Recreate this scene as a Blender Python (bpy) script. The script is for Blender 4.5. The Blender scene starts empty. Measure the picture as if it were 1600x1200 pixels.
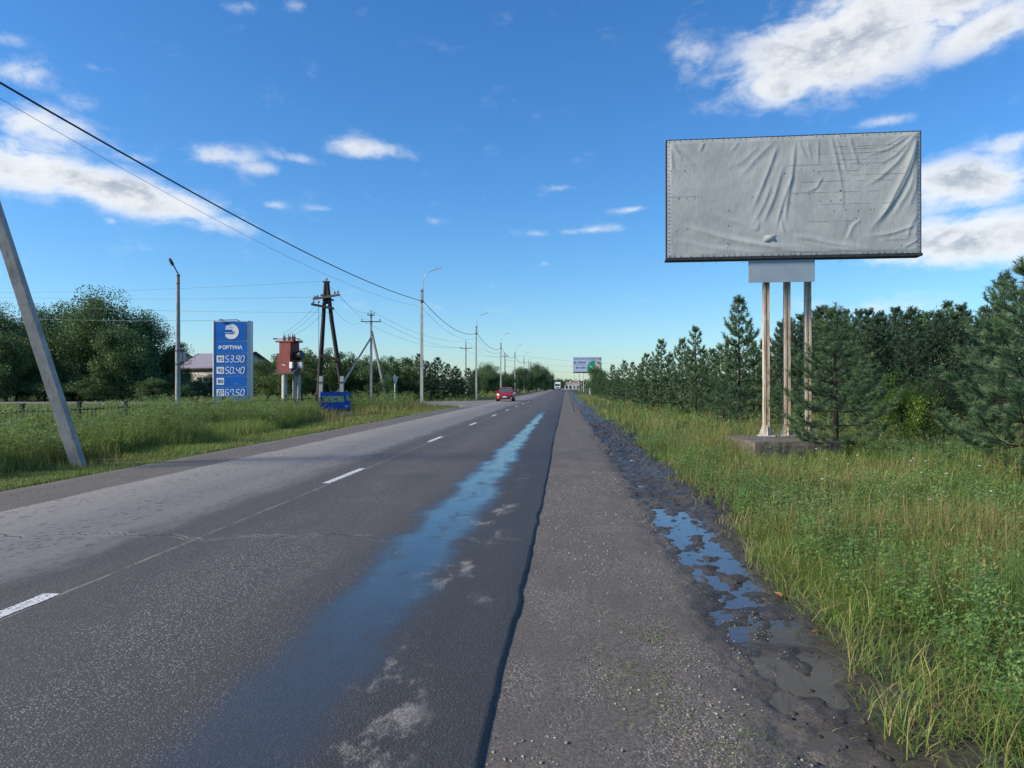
import bpy, bmesh, math, random
import numpy as np
from mathutils import Vector, Matrix

random.seed(7)
RNG = np.random.default_rng(11)
SC = bpy.context.scene
COL = SC.collection
PI = math.pi
R = math.radians

# ------------------------------------------------------------------ camera
CAM_H = 1.55
YAW = math.atan(84 / 1110.0)           # the road runs along +Y, the camera looks a little to its left
FPX = 1110.0
cam_data = bpy.data.cameras.new('camera')
cam_data.sensor_fit = 'HORIZONTAL'
cam_data.sensor_width = 36.0
cam_data.lens = 36.0 * FPX / 1600.0
cam_data.clip_start = 0.05
cam_data.clip_end = 9000
cam = bpy.data.objects.new('camera', cam_data)
COL.objects.link(cam)
cam.location = (0, 0, CAM_H)
cam.rotation_euler = (R(90.2), 0, YAW)
SC.camera = cam

# ------------------------------------------------------------------ sun, exposure
SUN_EL = R(30)
SUN_AZ = R(-108)                        # measured from +Y towards +X
sd = Vector((math.sin(SUN_AZ) * math.cos(SUN_EL), math.cos(SUN_AZ) * math.cos(SUN_EL), math.sin(SUN_EL)))
sun_data = bpy.data.lights.new('sun', 'SUN')
sun_data.energy = 2.8
sun_data.angle = R(12)
sun_data.color = (1.0, 0.87, 0.68)
sun = bpy.data.objects.new('sun', sun_data)
COL.objects.link(sun)
sun.rotation_euler = sd.to_track_quat('Z', 'Y').to_euler()
sun.location = (-30, 10, 40)
SC.view_settings.view_transform = 'Standard'
SC.view_settings.look = 'None'
SC.view_settings.exposure = 1.1
SC.view_settings.gamma = 1.0
SC.view_settings.use_curve_mapping = False
SC.render.engine = 'CYCLES'
SC.cycles.use_denoising = True
SC.cycles.max_bounces = 6
SC.cycles.transparent_max_bounces = 6
SC.cycles.sample_clamp_indirect = 6.0

# ------------------------------------------------------------------ node helper
class G:
    def __init__(s, tree):
        s.t = tree
        s.t.nodes.clear()
    def n(s, typ, props=None, ins=None, **kw):
        nd = s.t.nodes.new(typ)
        for k, v in (props or {}).items():
            setattr(nd, k, v)
        allin = dict(ins or {})
        allin.update(kw)
        for k, v in allin.items():
            sock = nd.inputs[k]
            if isinstance(v, bpy.types.NodeSocket):
                s.t.links.new(v, sock)
            else:
                sock.default_value = v
        return nd
    def m(s, op, a, b=0.0, c=None, clamp=False):
        ins = {0: a, 1: b}
        if c is not None:
            ins[2] = c
        return s.n('ShaderNodeMath', {'operation': op, 'use_clamp': clamp}, ins).outputs[0]
    def mr(s, v, a, b, c=0.0, d=1.0, smooth=True):
        return s.n('ShaderNodeMapRange', {'interpolation_type': 'SMOOTHSTEP' if smooth else 'LINEAR', 'clamp': True} if smooth else {'clamp': True},
                   {0: v, 1: a, 2: b, 3: c, 4: d}).outputs[0]
    def mix(s, f, a, b, blend='MIX'):
        def c4(x):
            return (*x, 1.0) if isinstance(x, tuple) and len(x) == 3 else x
        return s.n('ShaderNodeMix', {'data_type': 'RGBA', 'blend_type': blend}, {0: f, 6: c4(a), 7: c4(b)}).outputs[2]
    def noise(s, vec, scale, detail=4.0, rough=0.55, dist=0.0, out=0):
        ins = {'Scale': scale, 'Detail': detail, 'Roughness': rough, 'Distortion': dist}
        if vec is not None:
            ins['Vector'] = vec
        return s.n('ShaderNodeTexNoise', None, ins).outputs[out]
    def voro(s, vec, scale, feature='F1', out=0, rnd=1.0):
        return s.n('ShaderNodeTexVoronoi', {'feature': feature}, {'Vector': vec, 'Scale': scale, 'Randomness': rnd}).outputs[out]
    def ramp(s, f, stops):
        nd = s.n('ShaderNodeValToRGB', None, {0: f})
        el = nd.color_ramp.elements
        while len(el) < len(stops):
            el.new(0.5)
        for e, (p, c) in zip(el, stops):
            e.position = p
            e.color = (*c, 1.0) if len(c) == 3 else c
        return nd.outputs[0]
    def pos(s):
        return s.n('ShaderNodeNewGeometry').outputs['Position']
    def obj(s):
        return s.n('ShaderNodeTexCoord').outputs['Object']
    def sep(s, v):
        nd = s.n('ShaderNodeSeparateXYZ', None, {0: v})
        return nd.outputs[0], nd.outputs[1], nd.outputs[2]
    def comb(s, x, y, z):
        return s.n('ShaderNodeCombineXYZ', None, {0: x, 1: y, 2: z}).outputs[0]
    def scalev(s, v, xyz):
        return s.n('ShaderNodeVectorMath', {'operation': 'MULTIPLY'}, {0: v, 1: xyz}).outputs[0]
    def attr(s, name):
        return s.n('ShaderNodeAttribute', {'attribute_name': name}).outputs['Fac']
    def bump(s, h, strength=0.5, dist=0.01):
        return s.n('ShaderNodeBump', None, {'Strength': strength, 'Distance': dist, 'Height': h}).outputs[0]
    def out(s, shader):
        s.n('ShaderNodeOutputMaterial', None, {'Surface': shader})
    def bsdf(s, col, rough=0.6, metal=0.0, normal=None, spec=0.5, **kw):
        ins = {'Base Color': (*col, 1.0) if isinstance(col, tuple) and len(col) == 3 else col, 'Roughness': rough, 'Metallic': metal, 'Specular IOR Level': spec}
        if normal is not None:
            ins['Normal'] = normal
        ins.update(kw)
        return s.n('ShaderNodeBsdfPrincipled', None, ins).outputs[0]

def newmat(name):
    m = bpy.data.materials.new(name)
    m.use_nodes = True
    return m, G(m.node_tree)

# ------------------------------------------------------------------ world: daylight sky with clouds
world = bpy.data.worlds.new('World')
SC.world = world
world.use_nodes = True
g = G(world.node_tree)
sky = g.n('ShaderNodeTexSky', {'sky_type': 'NISHITA', 'sun_disc': False, 'sun_elevation': SUN_EL, 'sun_rotation': SUN_AZ,
                               'altitude': 200.0, 'air_density': 1.2, 'dust_density': 0.3, 'ozone_density': 6.0})
tc = g.n('ShaderNodeTexCoord').outputs['Generated']
dx, dy, dz = g.sep(tc)
az = g.m('ARCTAN2', dx, dy)
el = g.m('ARCSINE', dz)
P = g.comb(az, el, 0.0)
# each cloud: azimuth, elevation, radii (radians, world directions), tilt, weight
def px2ang(px, py):
    a = math.atan((px - 800) / FPX) - YAW
    e = math.atan((604 - py) / math.hypot(FPX, px - 800))
    return a, e
CL = [(1330, 62, 215, 80, 8, .92), (1230, 125, 105, 45, 0, .8), (1085, 82, 48, 42, 0, .62), (1550, 40, 130, 34, 12, .75), (1440, 20, 170, 50, 5, .85),
      (1500, 288, 130, 48, 0, .82), (1530, 372, 170, 46, 0, .9), (1590, 222, 70, 22, 0, .7), (1380, 190, 60, 10, 0, .55), (1400, 405, 100, 18, 0, .55),
      (165, 294, 235, 36, -9, .84), (20, 258, 125, 44, -8, .84), (55, 195, 105, 40, -10, .64), (30, 112, 60, 26, 0, .6), (125, 160, 40, 16, 0, .5), (10, 60, 30, 14, 0, .5),
      (345, 243, 75, 22, 4, .62), (460, 246, 52, 14, -6, .6), (400, 262, 60, 14, 0, .55), (572, 233, 88, 19, -4, .72), (150, 105, 45, 10, 0, .45), (215, 247, 48, 10, 0, .5),
      (985, 327, 42, 9, 3, .66), (895, 361, 110, 9, 2, .52), (875, 293, 26, 7, 0, .46), (1350, 478, 150, 24, 0, .38), (380, 10, 42, 11, 0, .5), (465, 8, 28, 12, 0, .45),
      (500, 325, 30, 7, 0, .5), (428, 321, 26, 9, 0, .5), (675, 345, 26, 9, 0, .42), (850, 412, 14, 9, 0, .42), (640, 480, 200, 12, 0, .28), (172, 344, 14, 8, 0, .45)]
mask = None
for (px, py, rx, ry, tilt, wgt) in CL:
    a, e = px2ang(px, py)
    mp = g.n('ShaderNodeMapping', {'vector_type': 'TEXTURE'}, {'Vector': P, 'Location': (a, e, 0), 'Rotation': (0, 0, R(tilt)), 'Scale': (rx / FPX, ry / FPX, 1.0)}).outputs[0]
    ln = g.n('ShaderNodeVectorMath', {'operation': 'LENGTH'}, {0: mp}).outputs['Value']
    v = g.mr(ln, 1.5, 0.0, 0.0, wgt if rx > 95 else wgt * 0.86)
    mask = v if mask is None else g.m('MAXIMUM', mask, v)
# beyond the frame the same kind of scattered fair-weather cloud goes on
wide = g.noise(g.scalev(P, (1.0, 2.4, 1.0)), 2.6, 2.0, 0.5)
offv = g.m('MAXIMUM', g.mr(g.m('ABSOLUTE', g.m('ADD', az, 0.02)), 0.72, 0.95), g.mr(el, 0.56, 0.75))
mask = g.m('MAXIMUM', mask, g.m('MULTIPLY', g.m('MULTIPLY', g.mr(wide, 0.56, 0.72), 0.85), offv))
Pw = g.scalev(P, (1.0, 1.7, 1.0))
fb = g.noise(Pw, 15.0, 10.0, 0.62, 0.22)
fb2 = g.noise(g.scalev(P, (1.0, 1.7, 1.0)), 7.0, 3.0, 0.5)
dens0 = g.m('ADD', g.m('MULTIPLY', mask, 1.35), g.m('MULTIPLY', g.m('SUBTRACT', fb, 0.5), 2.5))
dens = g.mr(dens0, 0.17, 1.02)
thick = g.mr(dens0, 0.70, 1.35)
# the light comes from the left: compare the cloud with itself a little way towards the sun
Psh = g.n('ShaderNodeVectorMath', {'operation': 'ADD'}, {0: Pw, 1: (-0.018, 0.012, 0.0)}).outputs[0]
fbs = g.noise(Psh, 15.0, 5.0, 0.60, 0.22)
lit = g.mr(g.m('SUBTRACT', fb, fbs), -0.10, 0.14)
grey = g.m('MULTIPLY', thick, g.m('SUBTRACT', 1.0, g.m('MULTIPLY', lit, 0.75)))
grey = g.m('MULTIPLY', grey, g.mr(fb2, 0.22, 0.52))
ccol = g.mix(grey, (6.9, 7.0, 7.05), (2.9, 3.35, 4.0))
skyc = g.n('ShaderNodeHueSaturation', None, {'Hue': 0.5, 'Saturation': 1.15, 'Value': 1.0, 'Color': sky.outputs[0]}).outputs[0]
skyc = g.mix(1.0, skyc, (0.90, 1.08, 1.22), 'MULTIPLY')
dens = g.m('MULTIPLY', dens, g.mr(mask, 0.12, 0.75, 0.22, 1.0))
cm = g.mix(g.m('MULTIPLY', dens, 0.95), skyc, ccol)
bg = g.n('ShaderNodeBackground', None, {'Color': cm, 'Strength': 0.067})
g.n('ShaderNodeOutputWorld', None, {'Surface': bg.outputs[0]})

# ------------------------------------------------------------------ placing
cs, sn = math.cos(YAW), math.sin(YAW)
def at(px, d, z=0.0):
    """ground position for a line of sight (px of 1600) at camera depth d metres"""
    xc = (px - 800) / FPX * d
    return Vector((xc * cs - d * sn, xc * sn + d * cs, z))
def hz(py, d):
    """height of a sight line py at depth d"""
    return (604 - py) / FPX * d + CAM_H
def topx(x, y):
    dep = -x * sn + y * cs
    return 800 + FPX * (x * cs + y * sn) / np.maximum(dep, 1e-3), dep

# ------------------------------------------------------------------ mesh helpers
class MB:
    def __init__(s):
        s.v = []; s.f = []; s.sm = []
    def add(s, vs, fs, smooth=False, M=None):
        o = len(s.v)
        for p in vs:
            s.v.append(tuple(M @ Vector(p)) if M is not None else tuple(p))
        for f in fs:
            s.f.append(tuple(i + o for i in f)); s.sm.append(smooth)
        return s
    def box(s, c, sz, M=None, bev=0.0):
        x, y, z = c; a, b, d = sz[0] / 2, sz[1] / 2, sz[2] / 2
        vs = [(x + i * a, y + j * b, z + k * d) for k in (-1, 1) for j in (-1, 1) for i in (-1, 1)]
        fs = [(0, 2, 3, 1), (4, 5, 7, 6), (0, 1, 5, 4), (2, 6, 7, 3), (0, 4, 6, 2), (1, 3, 7, 5)]
        return s.add(vs, fs, False, M)
    def tube(s, pts, r, n=8, caps=True, smooth=True, M=None, ph=0.0):
        pts = [Vector(p) for p in pts]
        rs = r if isinstance(r, (list, tuple)) else [r] * len(pts)
        vs = []; fs = []
        prev = None
        for i, p in enumerate(pts):
            t = (pts[min(i + 1, len(pts) - 1)] - pts[max(i - 1, 0)]).normalized()
            if prev is None:
                ref = Vector((0, 0, 1)) if abs(t.z) < 0.9 else Vector((1, 0, 0))
                a = t.cross(ref).normalized()
            else:
                a = (prev - t * prev.dot(t)).normalized()
            prev = a
            b = t.cross(a)
            for k in range(n):
                an = 2 * PI * k / n + ph
                vs.append(p + (a * math.cos(an) + b * math.sin(an)) * rs[i])
        for i in range(len(pts) - 1):
            for k in range(n):
                k2 = (k + 1) % n
                fs.append((i * n + k, i * n + k2, (i + 1) * n + k2, (i + 1) * n + k))
        s.add(vs, fs, smooth, M)
        if caps:
            L = (len(pts) - 1) * n
            s.add([vs[k] for k in range(n)], [tuple(range(n - 1, -1, -1))], False, M)
            s.add([vs[L + k] for k in range(n)], [tuple(range(n))], False, M)
        return s
    def beam(s, a, b, w0, h0, w1=None, h1=None, up=(0, 0, 1), M=None):
        """rectangular tapered bar from a to b"""
        a, b = Vector(a), Vector(b)
        w1 = w0 if w1 is None else w1; h1 = h0 if h1 is None else h1
        t = (b - a).normalized()
        u = Vector(up)
        if abs(t.dot(u)) > 0.95:
            u = Vector((0, 1, 0))
        x = t.cross(u).normalized(); y = x.cross(t)
        vs = []
        for p, w, h in ((a, w0, h0), (b, w1, h1)):
            for i, j in ((-1, -1), (1, -1), (1, 1), (-1, 1)):
                vs.append(p + x * i * w / 2 + y * j * h / 2)
        fs = [(0, 3, 2, 1), (4, 5, 6, 7), (0, 1, 5, 4), (1, 2, 6, 5), (2, 3, 7, 6), (3, 0, 4, 7)]
        return s.add(vs, fs, False, M)
    def poly(s, pts, depth, axis='y', M=None):
        """extrude a polygon (x,z) along y"""
        n = len(pts)
        vs = [(p[0], -depth / 2, p[1]) for p in pts] + [(p[0], depth / 2, p[1]) for p in pts]
        fs = [tuple(range(n)), tuple(range(2 * n - 1, n - 1, -1))]
        for i in range(n):
            j = (i + 1) % n
            fs.append((i, i + n, j + n, j))
        return s.add(vs, fs, False, M)
    def disc(s, c, r, depth, n=24, M=None, axis='y'):
        pts = [(c[0] + r * math.cos(2 * PI * k / n), c[2] + r * math.sin(2 * PI * k / n)) for k in range(n)]
        T = Matrix.Translation((0, c[1], 0))
        return s.poly(pts, depth, M=(M @ T if M is not None else T))
    def build(s, name, mat, parent=None, fix=True):
        me = bpy.data.meshes.new(name)
        me.from_pydata(s.v, [], s.f)
        me.polygons.foreach_set('use_smooth', s.sm)
        if fix:
            bm = bmesh.new(); bm.from_mesh(me)
            bmesh.ops.recalc_face_normals(bm, faces=bm.faces)
            bm.to_mesh(me); bm.free()
        me.materials.append(mat)
        return link(name, me, parent)

def link(name, me, parent=None):
    o = bpy.data.objects.new(name, me)
    COL.objects.link(o)
    if parent is not None:
        o.parent = parent
    return o

def np_mesh(name, V, T, mat, attrs=None, smooth=False):
    """triangle mesh straight from arrays"""
    me = bpy.data.meshes.new(name)
    V = np.ascontiguousarray(V, dtype=np.float32); T = np.ascontiguousarray(T, dtype=np.int32)
    me.vertices.add(len(V)); me.vertices.foreach_set('co', V.ravel())
    me.loops.add(T.size); me.loops.foreach_set('vertex_index', T.ravel())
    me.polygons.add(len(T))
    me.polygons.foreach_set('loop_start', np.arange(0, T.size, 3, dtype=np.int32))
    me.polygons.foreach_set('loop_total', np.full(len(T), 3, dtype=np.int32))
    if smooth:
        me.polygons.foreach_set('use_smooth', np.ones(len(T), dtype=bool))
    for k, a in (attrs or {}).items():
        at_ = me.attributes.new(k, 'FLOAT', 'POINT')
        at_.data.foreach_set('value', np.ascontiguousarray(a, dtype=np.float32))
    me.update(calc_edges=True)
    if mat is not None:
        me.materials.append(mat)
    return me

def tag(o, label=None, cat=None, group=None, kind=None):
    if label: o['label'] = label
    if cat: o['category'] = cat
    if group: o['group'] = group
    if kind: o['kind'] = kind
    return o

def thing(name, label, cat, loc=(0, 0, 0), rz=0.0, group=None, scale=1.0):
    o = bpy.data.objects.new(name, None)
    o.empty_display_size = 0.2
    COL.objects.link(o)
    o.location = loc; o.rotation_euler = (0, 0, rz)
    if scale != 1.0:
        o.scale = (scale,) * 3
    return tag(o, label, cat, group)

def vnoise(x, y, seed=0):
    """smooth value noise in [0,1]"""
    x = np.asarray(x, float); y = np.asarray(y, float)
    xi = np.floor(x).astype(np.int64); yi = np.floor(y).astype(np.int64)
    fx = x - xi; fy = y - yi
    fx = fx * fx * (3 - 2 * fx); fy = fy * fy * (3 - 2 * fy)
    def h(a, b):
        n = (a * 374761393 + b * 668265263 + seed * 982451653) & 0x7fffffff
        n = ((n ^ (n >> 13)) * 1274126177) & 0x7fffffff
        return ((n ^ (n >> 16)) & 0xffff) / 65535.0
    return (h(xi, yi) * (1 - fx) + h(xi + 1, yi) * fx) * (1 - fy) + (h(xi, yi + 1) * (1 - fx) + h(xi + 1, yi + 1) * fx) * fy
def fbm(x, y, seed=0, oct=4):
    v = 0.0; a = 0.5; t = 0.0
    for o in range(oct):
        v = v + a * vnoise(x * 2 ** o, y * 2 ** o, seed + o); t += a; a *= 0.5
    return v / t

# ------------------------------------------------------------------ materials
def simple(name, col, rough=0.6, metal=0.0, var=0.0, scale=6.0, bump=0.0, bscale=60.0, spec=0.5, stretch=(1, 1, 1)):
    m, g = newmat(name)
    o = g.obj()
    c = col
    if var:
        nz = g.noise(g.scalev(o, stretch), scale, 5.0, 0.6)
        c = g.mix(g.mr(nz, 0.3, 0.7), tuple(x * (1 - var) for x in col), tuple(min(1, x * (1 + var)) for x in col))
    nrm = None
    if bump:
        nrm = g.bump(g.noise(o, bscale, 4.0, 0.6), bump, 0.01)
    g.out(g.bsdf(c, rough, metal, nrm, spec))
    return m

def leafmat(name, dark, mid, light, trans=0.30, rough=0.55, patch=0.35):
    m, g = newmat(name)
    rnd = g.attr('rnd')
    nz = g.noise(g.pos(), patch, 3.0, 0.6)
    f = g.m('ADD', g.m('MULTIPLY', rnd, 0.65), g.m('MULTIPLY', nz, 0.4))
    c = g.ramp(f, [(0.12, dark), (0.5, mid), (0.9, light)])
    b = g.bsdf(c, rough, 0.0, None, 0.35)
    tr = g.n('ShaderNodeBsdfTranslucent', None, {'Color': g.mix(0.5, c, (0.16, 0.22, 0.03), 'MIX')}).outputs[0]
    g.out(g.n('ShaderNodeMixShader', None, {0: trans, 1: b, 2: tr}).outputs[0])
    return m

M = {}
# asphalt carriageway
def asphalt():
    m, g = newmat('asphalt')
    p = g.pos(); x, y, z = g.sep(p)
    fine = g.noise(p, 170.0, 3.0, 0.7)
    agg = g.voro(p, 95.0, 'F1', 0)
    aggc = g.voro(p, 95.0, 'F1', 1)
    aggv = g.sep(aggc)[0]
    streak = g.noise(g.scalev(p, (1.6, 0.12, 1.0)), 1.0, 5.0, 0.6)
    big = g.noise(p, 0.6, 4.0, 0.6)
    xn = g.m('ADD', x, g.m('MULTIPLY', g.m('SUBTRACT', g.noise(g.scalev(p, (1.6, 0.5, 1)), 1.8, 9.0, 0.78), 0.5), 1.3))
    old = g.mr(g.m('ADD', xn, g.m('MULTIPLY', g.m('SUBTRACT', fine, 0.5), 0.9)), -4.15, -4.75)
    new_c = g.mix(g.mr(fine, 0.3, 0.75), (0.040, 0.037, 0.033), (0.105, 0.096, 0.087))
    new_c = g.mix(g.mr(streak, 0.35, 0.7), new_c, g.mix(0.6, new_c, (0.096, 0.086, 0.077)))
    # pale aggregate worn bare between the wheel tracks
    lane = g.m('MULTIPLY', g.mr(g.m('ABSOLUTE', g.m('ADD', xn, 2.75)), 1.0, 0.1), g.mr(big, 0.35, 0.6))
    lane2 = g.m('MULTIPLY', g.mr(g.m('ABSOLUTE', g.m('ADD', xn, 1.75)), 0.25, 0.02), 0.35)
    speck = g.m('MULTIPLY', g.mr(aggv, 0.66, 0.82), g.mr(agg, 0.55, 0.25))
    new_c = g.mix(g.m('MULTIPLY', speck, g.m('ADD', g.m('MULTIPLY', g.m('MAXIMUM', lane, lane2), 0.75), 0.30), None, True), new_c, (0.46, 0.43, 0.40))
    old_c = g.mix(g.mr(fine, 0.3, 0.7), (0.140, 0.136, 0.129), (0.232, 0.225, 0.213))
    ravel = g.noise(g.scalev(p, (1.5, 0.8, 1)), 9.0, 6.0, 0.75, 0.6)
    old_c = g.mix(g.m('MULTIPLY', g.mr(ravel, 0.52, 0.60), g.mr(streak, 0.36, 0.56)), old_c, (0.085, 0.078, 0.070))
    c = g.mix(old, new_c, old_c)
    # lengthwise paving seam and three cross cracks
    seam = g.m('MULTIPLY', g.mr(g.m('ABSOLUTE', g.m('ADD', x, g.m('ADD', 3.70, g.m('MULTIPLY', g.noise(p, 3.0, 2.0), 0.05)))), 0.024, 0.006), g.mr(g.noise(p, 1.3, 4.0, 0.7), 0.34, 0.58))
    c = g.mix(g.m('MULTIPLY', seam, 0.6), c, (0.32, 0.30, 0.275))
    wob = g.m('MULTIPLY', g.m('SUBTRACT', g.noise(g.scalev(p, (0.55, 0.0, 0.0)), 1.2, 6.0, 0.65), 0.5), 1.7)
    crack = None; rim = None
    for yc, sl in ((7.2, -0.03), (19.5, 0.02), (36.0, 0.0), (61.0, 0.02)):
        dd = g.m('ABSOLUTE', g.m('ADD', g.m('SUBTRACT', y, yc), g.m('ADD', g.m('MULTIPLY', x, sl), wob)))
        k = g.mr(dd, 0.022 if yc < 10 else 0.045, 0.006)
        r_ = g.mr(dd, 0.09, 0.02)
        crack = k if crack is None else g.m('MAXIMUM', crack, k)
        rim = r_ if rim is None else g.m('MAXIMUM', rim, r_)
    c = g.mix(g.m('MULTIPLY', rim, g.m('MULTIPLY', g.mr(g.noise(p, 2.0, 4.0, 0.7), 0.40, 0.58), 0.5)), c, (0.30, 0.275, 0.24))
    c = g.mix(g.m('MULTIPLY', crack, 0.85), c, (0.018, 0.018, 0.02))
    # dusty sand left where water dried
    sandm = g.m('MULTIPLY', g.mr(g.m('ABSOLUTE', g.m('ADD', xn, 0.92)), 0.42, 0.05), g.mr(g.noise(g.scalev(p, (1.0, 0.5, 1)), 2.2, 7.0, 0.72), 0.52, 0.64))
    sandm = g.m('MULTIPLY', sandm, g.m('MULTIPLY', g.mr(y, 16.0, 7.0), g.mr(fine, 0.30, 0.52)))
    c = g.mix(g.m('MULTIPLY', sandm, 0.95), c, (0.42, 0.365, 0.30))
    # wet wheel track
    wig = g.m('MULTIPLY', g.m('SUBTRACT', g.noise(g.scalev(p, (0.0, 0.55, 0.0)), 1.0, 3.0, 0.6), 0.5), 0.55)
    cx = g.m('ADD', x, g.m('ADD', 1.36, wig))
    hw = g.mr(y, 30.0, 8.0, 0.20, 0.37)
    edge = g.m('MULTIPLY', g.m('SUBTRACT', g.noise(g.scalev(p, (1.0, 0.6, 1.0)), 2.5, 5.0, 0.6), 0.5), 0.9)
    dist = g.m('ADD', g.m('DIVIDE', g.m('ABSOLUTE', cx), hw), g.m('ADD', edge, g.m('MULTIPLY', g.m('SUBTRACT', fine, 0.5), 1.3)))
    wet = g.m('MULTIPLY', g.mr(dist, 1.25, 0.45), g.mr(y, 50.0, 34.0))
    patchy = g.mr(g.noise(g.scalev(p, (2.2, 0.8, 1.0)), 1.6, 7.0, 0.7), 0.28, 0.52, 0.55, 1.0)
    wet = g.m('MULTIPLY', wet, g.m('MULTIPLY', patchy, g.mr(y, 2.2, 7.0, 0.45, 1.0)))
    damp = g.m('MULTIPLY', g.mr(g.m('ADD', g.m('ABSOLUTE', g.m('ADD', x, 0.85)), edge), 1.3, 0.5), g.mr(y, 60.0, 30.0))
    c = g.mix(g.m('MULTIPLY', wet, 0.72), c, (0.020, 0.021, 0.024))
    c = g.mix(g.m('MULTIPLY', damp, g.m('MULTIPLY', 0.35, g.m('SUBTRACT', 1.0, sandm))), c, (0.036, 0.033, 0.030))
    rough = g.mix(wet, g.comb(0.72, 0.72, 0.72), g.comb(0.10, 0.10, 0.10))
    rough = g.m('SUBTRACT', g.sep(rough)[0], g.m('MULTIPLY', damp, g.m('MULTIPLY', 0.08, g.m('SUBTRACT', 1.0, wet))))
    hgt = g.m('ADD', g.m('MULTIPLY', agg, -0.6), g.m('MULTIPLY', fine, 0.7))
    hgt = g.m('SUBTRACT', hgt, g.m('MULTIPLY', crack, 1.5))
    nb = g.n('ShaderNodeBump', None, {'Strength': g.m('SUBTRACT', 0.75, g.m('MULTIPLY', wet, 0.64)), 'Distance': 0.007, 'Height': hgt}).outputs[0]
    g.out(g.bsdf(c, rough, 0.0, nb, g.m('ADD', 0.4, g.m('MULTIPLY', wet, 0.9))))
    return m
M['asphalt'] = asphalt()

def sideasphalt():
    m, g = newmat('side_road_asphalt')
    p = g.pos()
    c = g.mix(g.mr(g.noise(p, 0.5, 6.0, 0.65), 0.35, 0.65), (0.13, 0.12, 0.108), (0.21, 0.195, 0.175))
    g.out(g.bsdf(c, 0.8, 0.0, g.bump(g.noise(p, 60.0, 3.0), 0.4, 0.01)))
    return m
M['side'] = sideasphalt()

# gravel shoulder turning to mud
def shoulder_mat(left=False):
    m, g = newmat('gravel_and_mud' if not left else 'dark_gravel')
    p = g.pos(); x, y, z = g.sep(p)
    v1 = g.voro(p, 75.0, 'F1', 0); vc = g.sep(g.voro(p, 75.0, 'F1', 1))[0]
    v2 = g.voro(p, 190.0, 'F1', 0); vc2 = g.sep(g.voro(p, 190.0, 'F1', 1))[0]
    n1 = g.noise(p, 1.1, 6.0, 0.65); n2 = g.noise(p, 40.0, 4.0, 0.7)
    base = g.mix(g.mr(n2, 0.3, 0.7), (0.060, 0.052, 0.044), (0.150, 0.132, 0.112))
    peb = g.m('MULTIPLY', g.mr(vc, 0.62, 0.8), g.mr(v1, 0.5, 0.28))
    peb2 = g.m('MULTIPLY', g.mr(vc2, 0.6, 0.75), g.mr(v2, 0.5, 0.3))
    amount = g.mr(g.noise(g.scalev(p, (1.6, 0.5, 1)), 1.4, 5.0, 0.65), 0.40, 0.58, 0.08, 0.95)
    c = g.mix(g.m('MULTIPLY', g.m('MAXIMUM', peb, g.m('MULTIPLY', peb2, 0.8)), amount), base, g.mix(vc, (0.24, 0.205, 0.165), (0.42, 0.37, 0.31)))
    c = g.mix(g.m('MULTIPLY', g.mr(n1, 0.42, 0.62), 0.45), c, (0.085, 0.074, 0.064))
    rough = 0.85
    h = g.m('ADD', g.m('MULTIPLY', g.m('MULTIPLY', v1, amount), -0.5), g.m('ADD', g.m('MULTIPLY', v2, -0.15), g.m('MULTIPLY', n2, 0.25)))
    if not left:
        wob = g.m('MULTIPLY', g.m('SUBTRACT', g.noise(g.scalev(p, (1, 0.5, 1)), 1.6, 6.0, 0.65), 0.5), 0.95)
        mud = g.mr(g.m('SUBTRACT', g.m('ADD', x, wob), g.mr(y, 5.0, 3.0, 0.0, 0.22)), 0.84, 1.16)
        soil = g.mix(g.mr(g.noise(p, 7.0, 9.0, 0.75), 0.3, 0.7), (0.019, 0.016, 0.013), (0.074, 0.061, 0.048))
        c = g.mix(mud, c, soil)
        rough = g.m('SUBTRACT', 0.85, g.m('MULTIPLY', mud, g.mr(g.noise(p, 5.0, 5.0, 0.65), 0.35, 0.62, 0.12, 0.58)))
        mh = g.m('MULTIPLY', g.noise(p, 22.0, 8.0, 0.75), 2.6)
        h = g.m('ADD', g.m('MULTIPLY', h, g.m('SUBTRACT', 1.0, mud)), g.m('MULTIPLY', mh, mud))
    else:
        c = g.mix(0.4, c, (0.105, 0.096, 0.086))
    g.out(g.bsdf(c, rough, 0.0, g.bump(h, 0.9, 0.012)))
    return m
M['shoulder'] = shoulder_mat()
M['lshoulder'] = shoulder_mat(True)

def soil_mat():
    m, g = newmat('meadow_soil')
    p = g.pos()
    n1 = g.noise(p, 0.25, 5.0, 0.6); n2 = g.noise(p, 6.0, 5.0, 0.7)
    c = g.mix(g.mr(n2, 0.3, 0.7), (0.030, 0.036, 0.014), (0.075, 0.088, 0.030))
    c = g.mix(g.m('MULTIPLY', g.mr(n1, 0.45, 0.7), 0.5), c, (0.10, 0.095, 0.04))
    g.out(g.bsdf(c, 0.95, 0.0, g.bump(n2, 0.6, 0.05), 0.2))
    return m
M['soil'] = soil_mat()

def water_mat():
    m, g = newmat('puddle_water')
    p = g.pos()
    g.out(g.bsdf((0.060, 0.054, 0.048), 0.04, 0.0, g.bump(g.noise(p, 14.0, 2.0), 0.03, 0.01), 0.6))
    return m
M['water'] = water_mat()

def paint_mat():
    m, g = newmat('road_paint')
    p = g.pos()
    n = g.noise(p, 45.0, 5.0, 0.75)
    c = g.mix(g.mr(n, 0.40, 0.56), (0.20, 0.20, 0.20), (0.72, 0.72, 0.70))
    g.out(g.bsdf(c, 0.6, 0.0, g.bump(g.noise(p, 150.0, 3.0), 0.5, 0.004)))
    return m
M['paint'] = paint_mat()

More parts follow.
